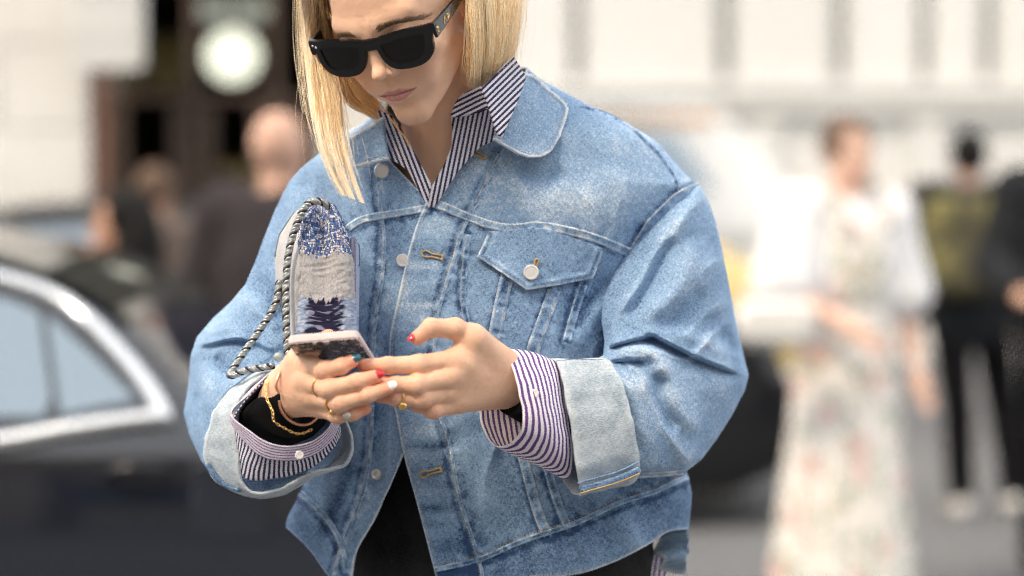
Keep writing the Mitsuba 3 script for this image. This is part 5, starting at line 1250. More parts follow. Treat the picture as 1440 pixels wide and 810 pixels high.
def shop():
    B = thing('shop_building', 'pale stone building with a dark wooden shop entrance at the left', 'building')
    Yf = 12.0; xa, xb, xc = -9.0, X(104, Yf), X(452, Yf)
    zt = Z(-60, Yf)
    # piers of stone blocks, each course proud of its joints
    z, k = 0.12, 0
    rr = np.random.default_rng(3)
    obj('pier', box(xa, X(126, Yf), Yf + .03, Yf + 1.0, .12, 6), 'm_stone', B)
    while z < 4.4:
        hgt = .42; x = X(126, Yf) - (.0 if k % 2 else .45)
        xs = [X(126, Yf)]
        if k % 2 == 0: xs.append(xs[-1] - .45)
        while xs[-1] > -5.2: xs.append(xs[-1] - .9)
        for b, a in zip(xs[:-1], xs[1:]): obj('stone_block', box(a + .004, b - .004, Yf - rr.uniform(0, .012), Yf + .031, z + .004, z + hgt - .004, .012), 'm_stone', B + '__pier')
        z += hgt; k += 1
    obj('pier', box(xc, xc + .34, Yf, Yf + 1.0, .12, 6, .02), 'm_stone', B)
    obj('lintel', box(X(126, Yf), xc, Yf + .1, Yf + 1.0, Z(-40, Yf), 6, .02), 'm_shop_dark', B)
    # room behind the entrance
    x0, x1 = X(126, Yf), xc
    obj('interior', cat_([box(x0 - 1.5, x1 + .1, Yf + 5, Yf + 5.2, 0, 6), box(x0 - 1.55, x0 - 1.5, Yf + 1.0, Yf + 5, 0, 6), box(x1 + .1, x1 + .15, Yf + 1.0, Yf + 5, 0, 6),
                          box(x0 - 1.5, x1 + .1, Yf + 1.0, Yf + 5, 3.4, 3.5), box(x0 - 1.5, x1 + .1, Yf + .6, Yf + 5, .0, .12)]), 'm_shop_dark', B)
    for (pa, pb) in ((122, 150), (262, 276), (378, 392)):
        obj('door_post', box(X(pa, Yf), X(pb, Yf), Yf + .05, Yf + .16, .12, Z(95 if pa < 200 else -40, Yf), .008), 'm_brown_post' if pa < 200 else 'm_dark_wood', B)
    obj('transom', box(X(150, Yf), X(452, Yf), Yf + .06, Yf + .15, Z(142, Yf), Z(132, Yf), .008), 'm_dark_wood', B)
    for (pa, pb, pc) in ((150, 262, 205), (276, 378, 0), (392, 450, 0)):
        k = obj('door', cat_([box(X(pa, Yf) + .01, X(pb, Yf) - .01, Yf + .08, Yf + .13, .12, .95, .008), box(X(pa, Yf) + .01, X(pa, Yf) + .09, Yf + .08, Yf + .13, .95, Z(145, Yf), .008), box(X(pb, Yf) - .09, X(pb, Yf) - .01, Yf + .08, Yf + .13, .95, Z(145, Yf), .008)]), 'm_dark_wood', B)
    S = thing('shop_sign', 'pale grey sign board hanging above the shop entrance at the left', 'sign')
    obj('board', box(X(104, Yf - .3), X(204, Yf - .3), Yf - .34, Yf - .26, Z(92, Yf - .3), Z(-50, Yf - .3), .01), 'm_sign_grey', S)
    obj('frame', cat_([box(X(104, Yf - .3), X(204, Yf - .3), Yf - .36, Yf - .25, Z(98, Yf - .3), Z(92.5, Yf - .3), .008)]), 'm_frame_grey', S)
    for i, (pa, pb, ya, yb, m_) in enumerate(((152, 196, 98, 132, 'm_tan_board'), (206, 260, 52, 128, 'm_olive_board'))):
        t = thing('wall_board', ('tan board hanging inside the shop entrance' if i == 0 else 'olive yellow board hanging inside the shop entrance'), 'board')
        obj('panel', box(X(pa, Yf + 1.2), X(pb, Yf + 1.2), Yf + 1.2, Yf + 1.24, Z(yb, Yf + 1.2), Z(ya, Yf + 1.2), .006), m_, t)
        obj('frame', cat_([box(X(pa, Yf + 1.2) - .02, X(pb, Yf + 1.2) + .02, Yf + 1.19, Yf + 1.25, Z(ya, Yf + 1.2), Z(ya, Yf + 1.2) + .02), box(X(pa, Yf + 1.2) - .02, X(pb, Yf + 1.2) + .02, Yf + 1.19, Yf + 1.25, Z(yb, Yf + 1.2) - .02, Z(yb, Yf + 1.2))]), 'm_dark_wood', t)
    L = thing('globe_lamp', 'glowing white globe lamp hanging in the dark shop entrance', 'lamp')
    c = P(327, 78, Yf + 1.5); r = 38 / FPX * (Yf + 1.5)
    s = trimesh.creation.icosphere(3, r); s.apply_translation(c)
    k = obj('globe', s, {'type': 'diffuse', 'reflectance': rgb(.7, .7, .66)}, L, smooth=True)
    scene[k]['emitter'] = {'type': 'area', 'radiance': rgb(.19, .193, .155)}
    obj('rod', tube([c + [0, 0, r], c + [0, 0, 1.4]], .012, 8), 'm_dark_wood', L)
    L2 = thing('ceiling_light', 'dim pale light panel above the globe lamp in the shop', 'lamp')
    k = obj('panel', box(X(282, Yf + 2), X(376, Yf + 2), Yf + 2, Yf + 2.1, Z(24, Yf + 2), Z(4, Yf + 2)), {'type': 'diffuse', 'reflectance': rgb(.6, .6, .56)}, L2)
    scene[k]['emitter'] = {'type': 'area', 'radiance': rgb(.055, .057, .048)}
shop()

# ---- cars
mat('m_car_black', (0.004, 0.007, 0.016), 0.03, 0.75, clear=0.6)
mat('m_car_dark', (0.012, 0.013, 0.016), 0.08, 0.4, clear=0.4)
mat('m_car_white', (0.80, 0.80, 0.79), 0.3, 0.5, clear=1.0)
mat('m_car_cream', (0.62, 0.47, 0.19), 0.3, 0.5, clear=1.0)
mat('m_car_yellow', (0.60, 0.40, 0.03), 0.3, 0.5, clear=1.0)
mat('m_car_glass', (0.26, 0.32, 0.37), 0.03, 0.9, metal=0.75)
mat('m_car_screen', (0.03, 0.032, 0.03), 0.06, 0.5)
mat('m_chrome', (0.72, 0.74, 0.77), 0.22, metal=1.0)
mat('m_tyre', (0.015, 0.015, 0.016), 0.8); mat('m_rim', (0.55, 0.56, 0.57), 0.3, metal=1.0)
mat('m_lamp_red', (0.35, 0.01, 0.01), 0.15, clear=1.0); mat('m_lamp_clear', (0.75, 0.76, 0.78), 0.12, clear=1.0)
mat('m_orange_trim', (0.70, 0.33, 0.05), 0.4)
def car(label, cat, xr, yn, length, width, prof, belt, paint, wheels=(.78, 3.55), direction=-1, windows=(), chrome=None, stripe=None, name='parked_car'):
    """xr: rear end x, the car runs from there in the given x direction; yn: near side; prof: [(s, top z)] along the length"""
    C = thing(name, label, cat)
    tz = PchipInterpolator(*np.array(prof).T)
    n = 110; S = np.linspace(0, length, n); hw = width / 2; yc = yn + hw
    def half(s):
        e = min(s, length - s); return hw * (1 - 0.13 * max(0, 1 - e / .55) ** 2)
    def ring(s):
        z = float(tz(s)); w = half(s); b = min(belt, z - .03); zt = z
        wt = w * (.97 - .25 * np.clip((zt - belt) / .52, 0, 1)) if zt > belt + .02 else w * .93
        zl = .17 + .12 * max(0, 1 - min(s, length - s) / .3)
        h = [(w * .88, zl), (w * .935, zl + .08), (w * .975, .42), (w * .994, .56), (w, .66), (w * .994, b - .12), (w * .975, b - .05), (w * .95, b), (wt * 1.0, max(b + .012, zt - .05)), (wt * .93, zt - .012), (wt * .6, zt + .004), (0, zt + .012)]
        return np.array(h)
    rows = []
    for s in S:
        h = ring(s); full = np.vstack([h, (h * [-1, 1])[::-1][1:]])
        rows.append(np.stack([np.full(len(full), xr + direction * s), yc - full[:, 0], full[:, 1]], 1))
    rows = np.array(rows); nu = rows.shape[1]
    V = rows.reshape(-1, 3); f = grid_faces(nu, n, True); o = len(V); V = np.vstack([V, rows[0].mean(0), rows[-1].mean(0)])
    j = np.arange(nu); k = (n - 1) * nu
    f = np.vstack([f, np.stack([(j + 1) % nu, j, j * 0 + o], 1), np.stack([k + j, k + (j + 1) % nu, j * 0 + o + 1], 1)])
    m = trimesh.Trimesh(V, f, process=False); 
    if m.volume < 0: m.invert()
    obj('body', m, paint, C, smooth=28)
    def side(s, z, off=.0):
        h = ring(s); y = np.interp(z, h[:, 1], h[:, 0]); return np.array([xr + direction * s, yc - y - off, z])
    for w in windows:                                     # side windows: polygons (s, z) laid on the flank
        pg = Polygon(w); b_ = np.array([pg.exterior.interpolate(t, normalized=True).coords[0] for t in np.arange(48) / 48])
        cen = np.array(pg.centroid.coords[0]); lay = [cen + (b_ - cen) * q for q in (1, .66, .33, .02)]
        vv = np.array([side(s, z, .006) for l in lay for s, z in l]); ff = grid_faces(48, 4, True)
        ff = orient(vv, ff, np.array([vv[:, 0].mean(), 0, 1.2])); v2, f2 = thicken(vv, ff, .004)
        obj('side_window', trimesh.Trimesh(v2, f2, process=False), 'm_car_glass', C, smooth=40)
    if chrome:
        for line, r in chrome: obj('window_trim', tube(np.array([side(s, z, .008) for s, z in spline(line, 60)]), r, 10), 'm_chrome', C, smooth=True)
    if stripe: obj('stripe', tube(np.array([side(s, z, .004) for s, z in stripe[0]]), .03, 8), stripe[1], C, smooth=True)
    for ws in wheels:
        for sgn in (1, -1):
            cy = yc - sgn * (hw - .12)
            t = trimesh.creation.revolve(np.array([(.20, -.11), (.29, -.11), (.325, -.085), (.335, 0), (.325, .085), (.29, .11), (.20, .11), (.20, -.11)]), sections=40)
            M = np.eye(4); M[:3, :3] = np.array([[1, 0, 0], [0, 0, 1], [0, -1, 0]]); M[:3, 3] = [xr + direction * ws, cy, .335]
            k = obj('wheel', xf(t, M), 'm_tyre', C, smooth=40)
            sp = [trimesh.creation.cylinder(.205, .10, sections=32)]
            for a in range(5):
                q_ = trimesh.creation.box([.16, .045, .02]); q_.apply_translation([.11, 0, .06]); q_.apply_transform(trimesh.transformations.rotation_matrix(a * 2 * np.pi / 5, [0, 0, 1])); sp.append(q_)
                q_ = q_.copy(); q_.apply_translation([0, 0, -.12]); sp.append(q_)
            obj('rim', xf(cat_(sp), M), 'm_rim', k, smooth=30)
    for e, mm, z0 in ((.012, 'm_lamp_red', .70), (length - .012, 'm_lamp_clear', .62)):
        for sgn in (1, -1):
            b_ = box(-.05, .05, -.16, .16, -.06, .06, .025); b_.apply_translation([xr + direction * e, yc - sgn * (half(e) - .17), z0]); obj('tail_light' if e < 1 else 'headlight', b_, mm, C)
    def cross(s0, s1, w0, w1):                            # windscreen or rear window across the car
        q_ = []
        for s in np.linspace(s0, s1, 8):
            h = ring(s); wt = h[8][0] * .92; z = float(tz(s))
            q_.append([[xr + direction * s, yc + t * wt, z + .018 - .012 * abs(t)] for t in np.linspace(-1, 1, 9)])
        vv = np.array(q_).reshape(-1, 3); ff = orient(vv, grid_faces(9, 8), np.array([vv[:, 0].mean(), yc, 9.0])); v2, f2 = thicken(vv, ff, .005)
        return trimesh.Trimesh(v2, f2, process=False)
    for nm, s0, s1 in (('rear_window', w_rear[0], w_rear[1]), ('windscreen', w_front[0], w_front[1])) if (w_rear := windows_cross.get(C)) and (w_front := windows_cross.get(C + 'f')) else ():
        obj(nm, cross(s0, s1, 0, 0), 'm_car_screen', C, smooth=40)
    return C
windows_cross = {}
def sx(px, Y, xr): return xr - X(px, Y)
xr_b, Yb = 0.10, 5.0
def bs(px, py): return (sx(px, Yb, xr_b), Z(py, Yb))
windows_cross['parked_car'] = (.92, 1.30); windows_cross['parked_carf'] = (3.0, 3.6)
prof_b = [(0, .80), (.03, .93), (.10, .985), (.55, 1.005), (.78, 1.02), (bs(190, 0)[0], Z(478, Yb)), (bs(100, 0)[0], Z(418, Yb)), (bs(0, 0)[0], Z(376, Yb)), (1.75, 1.40), (2.1, 1.435), (2.6, 1.42), (3.0, 1.33), (3.6, 1.0), (4.2, .92), (4.7, .80), (4.8, .6)]
car('glossy black sedan with a chrome-trimmed side window at the left edge', 'car', xr_b, Yb, 4.8, 1.76, prof_b, Z(606, Yb) + .01, 'm_car_black',
    windows=[[bs(184, 565), bs(120, 505), bs(60, 455), bs(48, 448), bs(78, 585)], [bs(36, 444), bs(-10, 424), (1.7, 1.30), (2.2, 1.335), (2.25, .955), bs(68, 588)]],
    chrome=[([bs(-40, 392), bs(0, 402), bs(70, 430), bs(140, 486), bs(196, 545), bs(225, 586)], .021), ([bs(236, 588), bs(150, 598), bs(60, 612), bs(0, 622), (2.3, .93)], .022)])
def flank(px, py): 
    v_ = P(px, py, Yb); return np.array([v_[0], Yb - .004, v_[2]])
BC = 'parked_car'
obj('door_handle', tube(spline([flank(150, 668), flank(165, 660) - [0, .02, 0], flank(215, 656) - [0, .02, 0], flank(232, 662)], 20), .011, 8), 'm_car_dark', BC, smooth=True)
obj('fuel_flap', box(flank(268, 0)[0] - .0, flank(268, 0)[0] + .16, Yb - .006, Yb + .01, .70, .86, .004), 'm_car_black', BC)
hood = [(0, .7), (.05, .98), (.5, 1.30), (1.0, 1.43), (1.8, 1.45), (2.5, 1.36), (3.15, 1.05), (3.8, .99), (4.2, .86), (4.35, .5)]
car('dark hatchback parked behind the woman in denim on the right', 'car', X(1135, 10.3) - 4.35, 10.3, 4.35, 1.8, hood, .92, 'm_car_dark', direction=1, wheels=(.75, 3.4), windows=[[(.7, .96), (.9, 1.3), (1.7, 1.36), (1.7, .95)], [(1.78, .95), (1.78, 1.36), (2.4, 1.29), (2.95, .98)]])
car('cream coloured taxi behind the dark hatchback', 'car', X(1150, 13.4) - 4.4, 13.4, 4.4, 1.8, [(0, .8), (.05, 1.05), (.4, 1.5), (1.0, 1.66), (2.9, 1.68), (3.5, 1.45), (4.0, 1.12), (4.35, .9), (4.4, .6)], 1.02, 'm_car_cream', direction=1, wheels=(.8, 3.5), windows=[])
car('white delivery van with blue-grey windows and an orange stripe far behind on the right', 'van', X(1165, 17.5) - 5.2, 17.5, 5.2, 2.0, [(0, 1.2), (.05, 2.05), (.3, 2.18), (4.2, 2.2), (4.6, 2.0), (5.0, 1.4), (5.2, .9)], 1.35, 'm_car_white', direction=1, wheels=(.9, 4.2),
    windows=[[(2.0, 1.55), (2.0, 2.0), (2.75, 2.0), (2.75, 1.55)], [(2.95, 1.55), (2.95, 2.0), (4.1, 1.96), (4.4, 1.55)]], stripe=([(s, 2.07) for s in np.linspace(.3, 4.4, 20)], 'm_orange_trim'), name='delivery_van')

# ---- people in the street
mat('m_skin_far', VC, 0.5, 0.3)
mat('m_hair_dark', (0.005, 0.004, 0.004), 0.6, 0.2); mat('m_hair_brown', (0.10, 0.055, 0.03), 0.5)
mat('m_cloth_black', (0.005, 0.005, 0.006), 0.85, 0.1); mat('m_cloth_taupe', (0.036, 0.031, 0.034), 0.85, 0.15); mat('m_cloth_grey', (0.16, 0.16, 0.18), 0.8, 0.2)
mat('m_cloth_charcoal', (0.017, 0.019, 0.022), 0.85, 0.15); mat('m_cloth_white', (0.82, 0.82, 0.84), 0.8, 0.2, sheen=.2); mat('m_cloth_brown', (0.085, 0.066, 0.058), 0.8)
mat('m_leather_white', (0.80, 0.79, 0.77), 0.4)
def floral(p, n, uv):
    x, z = p[0] * 11 + 0.4 * p[1], p[2] * 9
    d1, d2, r = voronoi(x, z); e1, e2, r2 = voronoi(x * 1.7 + 5, z * 1.6)
    c = mi.Color3f(0.80, 0.765, 0.72)
    c = mix(c, (0.22, 0.30, 0.18), smoothstep(0.36, 0.22, e1) * dr.select(r2 > 0.40, 0.9, 0.0))
    c = mix(c, (0.68, 0.40, 0.36), smoothstep(0.46, 0.26, d1) * dr.select(r > 0.62, 0.7, 0.0))
    c = mix(c, (0.42, 0.34, 0.24), smoothstep(0.30, 0.15, d1) * dr.select(r < 0.2, 0.7, 0.0))
    return c
mat('m_floral', proc(floral), 0.8, 0.2)
def camo(p, n, uv):
    d1, d2, r = voronoi(p[0] * 9, p[2] * 9); return mix((0.15, 0.135, 0.05), (0.045, 0.042, 0.03), dr.select(r > 0.55, 0.85, 0.15)) + mi.Color3f(0.09, 0.08, 0.02) * smoothstep(0.3, 0.1, d1)
mat('m_backpack', proc(camo), 0.8)
def person_bg(label, px, Y, h=1.72, yaw=0.0, J=None, top=('coat', 'm_cloth_black', 1.0), legs=('trousers', 'm_cloth_black'), hair=None, skin=(.55, .33, .23), shoes='m_cloth_black', extra=None, foot_z=0.0, sleeve_to=1.0, shirt_len=.80, dress=None, res=.015):
    """a standing figure; joints in metres for a height of 1.72, x to its left in the picture's right when it faces the camera (yaw 0), y away from the camera"""
    k = h / 1.72
    D = dict(head=(0, -.02, 1.585), neck=(0, .01, 1.43), sl=(.185, .01, 1.40), sr=(-.185, .01, 1.40), el=(.245, .04, 1.12), er=(-.245, .04, 1.12), wl=(.255, -.04, .87), wr=(-.255, -.04, .87),
             hl=(.09, 0, .90), hr=(-.09, 0, .90), kl=(.10, -.01, .49), kr=(-.10, -.01, .49), al=(.10, .02, .08), ar=(-.10, .02, .08))
    D.update(J or {})
    D = {a: np.array(b, float) for a, b in D.items()}
    c, s = math.cos(yaw), math.sin(yaw); R = np.array([[c, -s, 0], [s, c, 0], [0, 0, 1]]); o = np.array([X(px, Y), Y, foot_z])
    loc = lambda p: ((p - o) @ R) / k
    hd = D['head']
    def skin_f(p):
        q = loc(p)
        d = ell(q, hd + [0, .015, .03], (.073, .094, .098)); d = smin(d, ell(q, hd + [0, -.018, -.045], (.055, .07, .072)), .03)
        d = smin(d, cone(q, hd + [0, -.085, .0], hd + [0, -.112, -.032], .010, .014), .012)
        d = smin(d, cone(q, hd + [0, -.07, -.085], hd + [0, -.075, -.095], .02, .018), .02)
        for e in (-1, 1): d = smin(d, ell(q, hd + [e * .074, .015, -.01], (.010, .02, .032)), .008)
        d = smin(d, cone(q, hd + [0, .015, -.06], D['neck'] + [0, 0, -.04], .053, .058), .02)
        b = ell(q, (0, .01, 1.20), (.155, .10, .25)); b = smin(b, cone(q, D['sl'], D['sr'], .055, .055), .06); b = smin(b, ell(q, (0, .01, .95), (.16, .11, .13)), .06)
        d = smin(d, b, .03)
        for a, e, w in (('sl', 'el', 'wl'), ('sr', 'er', 'wr')):
            d = smin(d, cone(q, D[a], D[e], .047, .039), .03); d = smin(d, cone(q, D[e], D[w], .039, .026), .01)
            f = unit(D[w] - D[e]); pm = D[w] + f * .07; d = smin(d, cone(q, D[w], pm, .024, .034), .02)
            sd = unit(np.cross(f, [0, 1, .1]))
            for t in (-1.2, -.4, .4, 1.2): d = smin(d, cone(q, pm + sd * t * .018, pm + sd * t * .021 + f * (.085 - .012 * abs(t)) + np.array([0, -.02, 0]), .0095, .0075), .006)
            d = smin(d, cone(q, D[w] + f * .03 + sd * .02, D[w] + f * .085 + sd * .05, .0125, .009), .008)
        for a, e, w in (('hl', 'kl', 'al'), ('hr', 'kr', 'ar')):
            d = smin(d, cone(q, D[a], D[e], .080, .054), .04); d = smin(d, cone(q, D[e], D[w], .054, .037), .01); d = smin(d, cone(q, D[w], D[w] + [0, -.12, -.045], .035, .03), .02)
        return d * k
    pts = np.array(list(D.values())) * k @ R.T + o; lo, hi = pts.min(0) - .24, pts.max(0) + .24; lo[2] = min(lo[2], foot_z) - .02
    K = thing('person', label, 'person')
    bm = nets(skin_f, lo, hi, res); bvv = np.array(bm.vertices); q = (loc(bvv) - hd)
    col = np.tile([skin], (len(bvv), 1)).astype(float); col *= 0.94 + .12 * meshkit.noise(bvv * 30)[:, None]
    lipm = (np.abs(q[:, 0]) < .026) & (np.abs(q[:, 2] + .068) < .010) & (q[:, 1] < -.05); col[lipm] = [.42, .16, .14]
    for e in (-1, 1):
        eye = np.linalg.norm((q - [e * .031, -.09, .004]) / [.017, .03, .009], axis=1) < 1; col[eye] = [.05, .035, .03]
        br = np.linalg.norm((q - [e * .032, -.09, .026]) / [.026, .03, .006], axis=1) < 1; col[br] *= .35
    obj('body', bm, 'm_skin_far', K, smooth=True, color=col)
    nm, m_, g = top
    def top_f(p):
        q = loc(p); t = .018 * g
        b = ell(q, (0, .01, 1.20), (.165 + t, .115 + t, .27)); b = smin(b, cone(q, D['sl'], D['sr'], .065 + t, .065 + t), .05)
        b = smin(b, ell(q, (0, .01, .98), (.17 + t, .125 + t, .99 - shirt_len + .04)), .06)
        for a, e, w in (('sl', 'el', 'wl'), ('sr', 'er', 'wr')):
            if sleeve_to >= 1: b = smin(b, cone(q, D[a], D[e], .060 + t, .052 + t), .03); b = smin(b, cone(q, D[e], D[e] + (D[w] - D[e]) * .92, .052 + t, .042 + t), .012)
            else: b = smin(b, cone(q, D[a], D[a] + (D[e] - D[a]) * sleeve_to, .065 + t, .085 + t * 1.6), .03)
        b = smax(b, -(cone(q, D['neck'], D['neck'] + [0, -.02, .3], .063, .066)), .01)
        b = b + .010 * (meshkit.fbm(q * [14, 14, 9], 2, 3) - .5)
        return smax(b, shirt_len - q[..., 2], .01) * k
    obj(nm, nets(top_f, lo, hi, res), m_, K, smooth=True)
    if legs:
        def leg_f(p):
            q = loc(p); b = ell(q, (0, .01, .93), (.165, .115, .14))
            for a, e, w in (('hl', 'kl', 'al'), ('hr', 'kr', 'ar')):
                b = smin(b, cone(q, D[a], D[e], .095, .072), .03); b = smin(b, cone(q, D[e], D[w] + [0, 0, .0], .072, .062), .015)
            b = b + .012 * (meshkit.fbm(q * [12, 12, 8], 2, 5) - .5)
            return b * k
        obj(legs[0], nets(leg_f, lo, hi, res), legs[1], K, smooth=True)
        for w in ('al', 'ar'):
            def sh(p, w=w):
                q = loc(p); b = smin(cone(q, D[w] + [0, .03, -.04], D[w] + [0, -.15, -.05], .045, .038), cone(q, D[w], D[w] + [0, .01, -.03], .048, .05), .02); return np.maximum(b, -(q[..., 2] - .004) - 0 * b) * k
            a_ = (D[w] * k) @ R.T + o; obj('shoe', nets(sh, a_ - [.3, .3, .16], a_ + [.3, .3, .12], .01), shoes, K, smooth=True)
    if hair:
        def hair_f(p):
            q = loc(p) - hd
            d = ell(q, (0, .022, .036), (.084, .106, .104))
            d = smax(d, -(q[..., 1] + .055 - .0 + .6 * np.minimum(q[..., 2] - .075, 0) * 0 ) * 1.0 * (q[..., 2] < .085) - (q[..., 2] >= .085) * 1.0, .01) if False else smax(d, -np.maximum(q[..., 1] + .045, q[..., 2] - .075), .012)
            d = smax(d, -(q[..., 2] + .075), .01)
            if hair[1] == 'long': d = smin(d, smax(ell(q, (0, .07, -.12), (.12, .105, .24)), -(q[..., 1] + .02), .02), .03)
            if hair[1] == 'bun': d = smin(d, ell(q, (0, .10, .075), (.042, .042, .04)), .02)
            return (d + .006 * (meshkit.fbm(q * 60, 2, 8) - .5)) * k
        a_ = (hd * k) @ R.T + o; obj('hair', nets(hair_f, a_ - .34, a_ + .22, .009), hair[0], K, smooth=True)
    if extra: extra(K, loc, D, k, R, o, lo, hi, res)
    return K
def put(D, k, R, o, v): return (np.asarray(v, float) * k) @ R.T + o

# bald man in a dark suit, seen from behind; the others by the shop
person_bg('bald man in a dark taupe suit standing behind the black sedan', 390, 7.15, 1.69, math.radians(150), top=('suit_jacket', 'm_cloth_taupe', 1.6), skin=(.60, .37, .28), J=dict(el=(.29, .03, 1.10), er=(-.29, .03, 1.10)))
person_bg('dark-haired woman in a black coat seen in profile behind the black sedan', 174, 7.6, 1.46, math.radians(-78), top=('coat', 'm_cloth_black', 1.5), hair=('m_hair_dark', 'long'), skin=(.56, .31, .21))
person_bg('person with brown hair and a grey coat behind the dark-haired woman', 218, 10.4, 1.59, math.radians(160), top=('coat', 'm_cloth_brown', 1.2), hair=('m_hair_brown', 'short'))
person_bg('person in charcoal with dark hair beside the bald man', 322, 10.6, 1.56, math.radians(170), top=('coat', 'm_cloth_charcoal', 1.2), hair=('m_hair_dark', 'short'), skin=(.4, .25, .18))
# woman in the floral pinafore
def floral_extra(K, loc, D, k, R, o, lo, hi, res):
    def skirt(p):
        q = loc(p); z = q[..., 2]; t = np.clip((1.12 - z) / 1.05, 0, 1)
        rx = .150 + .115 * t + .02 * (z > 1.12) * 0; ry = .115 + .085 * t
        a = np.arctan2(q[..., 1], q[..., 0]); fl = 1 + .05 * t * np.sin(a * 11 + 2 * np.sin(z * 5))
        d = (np.hypot(q[..., 0] / rx, (q[..., 1] - .01) / ry) - fl) * np.minimum(rx, ry) * .8
        return smax(smax(d, z - 1.13, .01), .06 - z, .01) * k
    obj('skirt', nets(skirt, lo, hi, .015), 'm_floral', K, smooth=True, label='long floral skirt of the pinafore')
    def bib(p):
        q = loc(p); d = ell(q, (0, .01, 1.20), (.190, .142, .27)); d = smax(d, np.abs(q[..., 0]) - .115, .02); d = smax(d, q[..., 1] - .0, .01); d = smax(d, q[..., 2] - 1.36, .02); return smax(d, 1.08 - q[..., 2], .01) * k
    obj('bib', nets(bib, lo, hi, .014), 'm_floral', K, smooth=True)
    for e in (-1, 1): obj('shoulder_strap', tube(spline([put(D, k, R, o, v) for v in ((e * .085, -.135, 1.33), (e * .10, -.115, 1.42), (e * .105, -.02, 1.485), (e * .10, .09, 1.42), (e * .09, .125, 1.30))], 24), .016, 8), 'm_floral', K, smooth=True)
FW = person_bg('woman in a white puff-sleeved blouse and a long floral pinafore dress', 1190, 8.2, 1.71, math.radians(24), top=('blouse', 'm_cloth_white', 1.0), legs=None, hair=('m_hair_brown', 'bun'), skin=(.68, .45, .35), shirt_len=1.0,
               sleeve_to=0.92, extra=floral_extra, J=dict(sl=(.185, .02, 1.385), el=(.235, .02, 1.10), wl=(.25, -.06, .85), er=(-.27, -.03, 1.14), wr=(-.16, -.20, 1.03), head=(0, -.02, 1.59)))
Bg = thing('shoulder_bag', 'small white bag held by the woman in the floral dress', 'bag')
c = P(1090, 455, 7.85); b_ = box(-.13, .13, -.04, .04, -.075, .075, .03); b_.apply_translation(c); obj('pouch', b_, 'm_leather_white', Bg); obj('flap', box(c[0] - .105, c[0] + .105, c[1] - .047, c[1] - .041, c[2] - .01, c[2] + .06, .003), 'm_leather_white', Bg)
obj('strap', tube(spline([c + [-.1, 0, .06], c + [-.05, .03, .2], c + [.05, .1, .36]], 20), .008, 8), 'm_leather_white', Bg, smooth=True)
Wb = thing('wristband', 'white wristband on the woman in the floral dress', 'wristband')
t = trimesh.creation.torus(.036, .011, 24, 8); t.apply_transform(trimesh.transformations.euler_matrix(.25, .1, 0)); 
Rf = np.array([[math.cos(math.radians(24)), -math.sin(math.radians(24)), 0], [math.sin(math.radians(24)), math.cos(math.radians(24)), 0], [0, 0, 1]])
t.apply_translation((np.array([.247, -.05, .88]) * 1.71 / 1.72) @ Rf.T + [X(1190, 8.2), 8.2, 0]); obj('band', t, 'm_leather_white', Wb, smooth=True)
# man with the olive backpack, walking away
person_bg('man in a charcoal jacket and black trousers walking away with an olive backpack', 1362, 11.0, 1.76, math.radians(180), top=('jacket', 'm_cloth_charcoal', 1.8), hair=('m_hair_dark', 'short'), shoes='m_leather_white', shirt_len=.74,
          J=dict(kr=(-.17, -.06, .49), ar=(-.20, .05, .10), kl=(.05, .03, .49), al=(.03, .02, .08), el=(.27, .06, 1.12), er=(-.27, .06, 1.12)), skin=(.5, .33, .26))
BP = thing('backpack', 'olive and black patterned backpack on the man walking away', 'backpack')
c = np.array([X(1350, 10.8), 10.80, 1.22]); obj('pack', box(c[0] - .17, c[0] + .17, c[1] - .08, c[1] + .06, c[2] - .22, c[2] + .24, .05), 'm_backpack', BP)
obj('pocket', box(c[0] - .12, c[0] + .12, c[1] - .12, c[1] - .075, c[2] - .18, c[2] + .0, .02), 'm_backpack', BP)
for e in (-1, 1): obj('strap', tube(spline([c + [e * .11, .0, .22], c + [e * .13, .12, .27], c + [e * .13, .3, .18], c + [e * .14, .33, .0], c + [e * .14, .06, -.18]], 24), .014, 8), 'm_cloth_black', BP, smooth=True)
person_bg('person in a dark coat at the right edge with one hand in view', 1500, 9.2, 1.80, math.radians(10), top=('coat', 'm_cloth_charcoal', 1.4), hair=('m_hair_brown', 'short'), J=dict(er=(-.27, .02, 1.13), wr=(-.275, -.21, 1.045)))

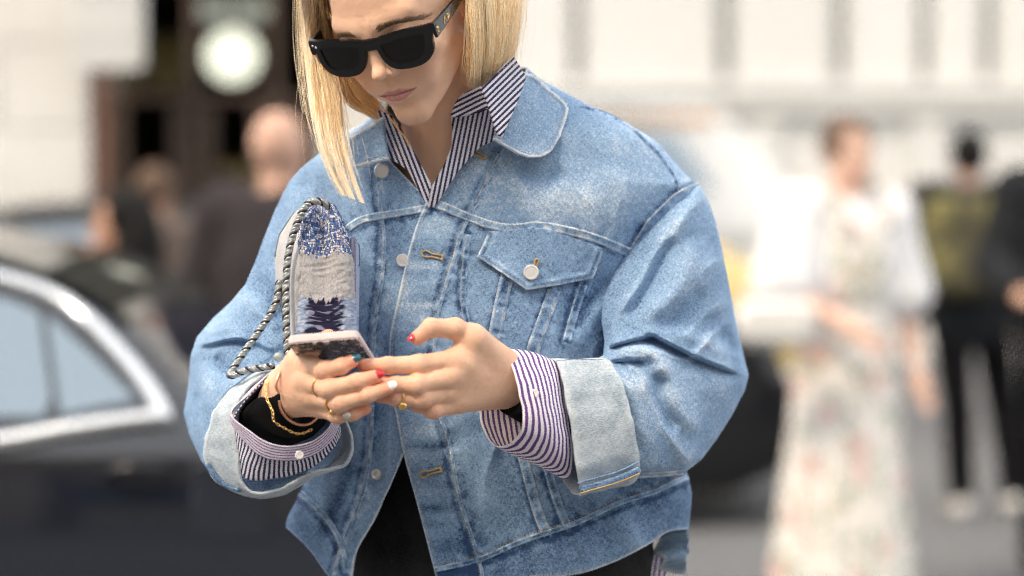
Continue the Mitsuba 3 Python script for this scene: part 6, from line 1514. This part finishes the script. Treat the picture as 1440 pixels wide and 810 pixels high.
# ---- the other side of the street, behind the camera: what the glasses, the paint and the windows reflect
def other_side():
    B = thing('building', 'tall tan stone building across the street behind the camera', 'building')
    mat('m_tan_stone', (0.42, 0.36, 0.28), 0.85); mat('m_dark_pane', (0.03, 0.035, 0.04), 0.1)
    obj('wall', box(-26, 26, -22, -17.3, 0, 11), 'm_tan_stone', B); obj('cornice', box(-26.1, 26.1, -17.29, -16.9, 10.2, 10.7, .05), 'm_tan_stone', B)
    for i in range(13):
        for z in (1.0, 4.6, 7.6):
            x = -25 + i * 4.0; k = obj('window', cat_([box(x, x + .12, -17.29, -17.1, z, z + 2.2), box(x + 1.7, x + 1.82, -17.29, -17.1, z, z + 2.2), box(x + .12, x + 1.7, -17.29, -17.1, z + 2.08, z + 2.2), box(x - .1, x + 1.92, -17.29, -17.0, z - .14, z - .003)]), 'm_tan_stone', B)
            obj('pane', box(x + .12, x + 1.7, -17.28, -17.25, z, z + 2.08), 'm_dark_pane', k)
    mat('m_leaf_yellow', VC, 0.6); mat('m_bark', (0.09, 0.07, 0.05), 0.9)
    r = np.random.default_rng(11)
    for x, y, wh in ((-7.5, -6.5, 'leftmost'), (-3.2, -7.0, 'middle'), (2.5, -7.5, 'rightmost')):
        t = thing('autumn_tree', wh + ' of the three yellow-leaved trees across the street behind the camera', 'tree', 'yellow-leaved trees across the street')
        tips = []; br = [tube([[x, y, 0], [x + .05, y, 1.4], [x - .04, y + .03, 2.6], [x, y, 4.4]], [.15, .12, .10, .04], 8)]
        for i in range(9):
            a = i * 2.4; z0 = 2.0 + .22 * i; e = np.array([x + 1.5 * math.cos(a), y + 1.5 * math.sin(a), z0 + 1.1 + .1 * i]); br.append(tube([[x, y, z0], (np.array([x, y, z0]) + e) / 2 + [0, 0, .2], e], [.05, .035, .012], 6)); tips.append(e)
        obj('trunk', cat_(br), 'm_bark', t)
        n = 2600; c = np.array(tips)[r.integers(0, len(tips), n)] + r.normal(0, .55, (n, 3)); u = unit(r.normal(size=(n, 3))); w = unit(np.cross(u, r.normal(size=(n, 3)))); s_ = r.uniform(.06, .12, (n, 1))
        V = np.stack([c - u * s_, c + w * s_ * .6, c + u * s_, c - w * s_ * .6], 1).reshape(-1, 3); f = (np.array([[0, 1, 2], [0, 2, 3]])[None] + 4 * np.arange(n)[:, None, None]).reshape(-1, 3)
        col = np.repeat(np.array([.50, .33, .05]) * r.uniform(.5, 1.2, (n, 1)) * np.where(r.random((n, 1)) < .3, [.6, .9, .8], 1), 4, 0)
        obj('crown', trimesh.Trimesh(V, f, process=False), 'm_leaf_yellow', t, smooth=False, color=col)
other_side()
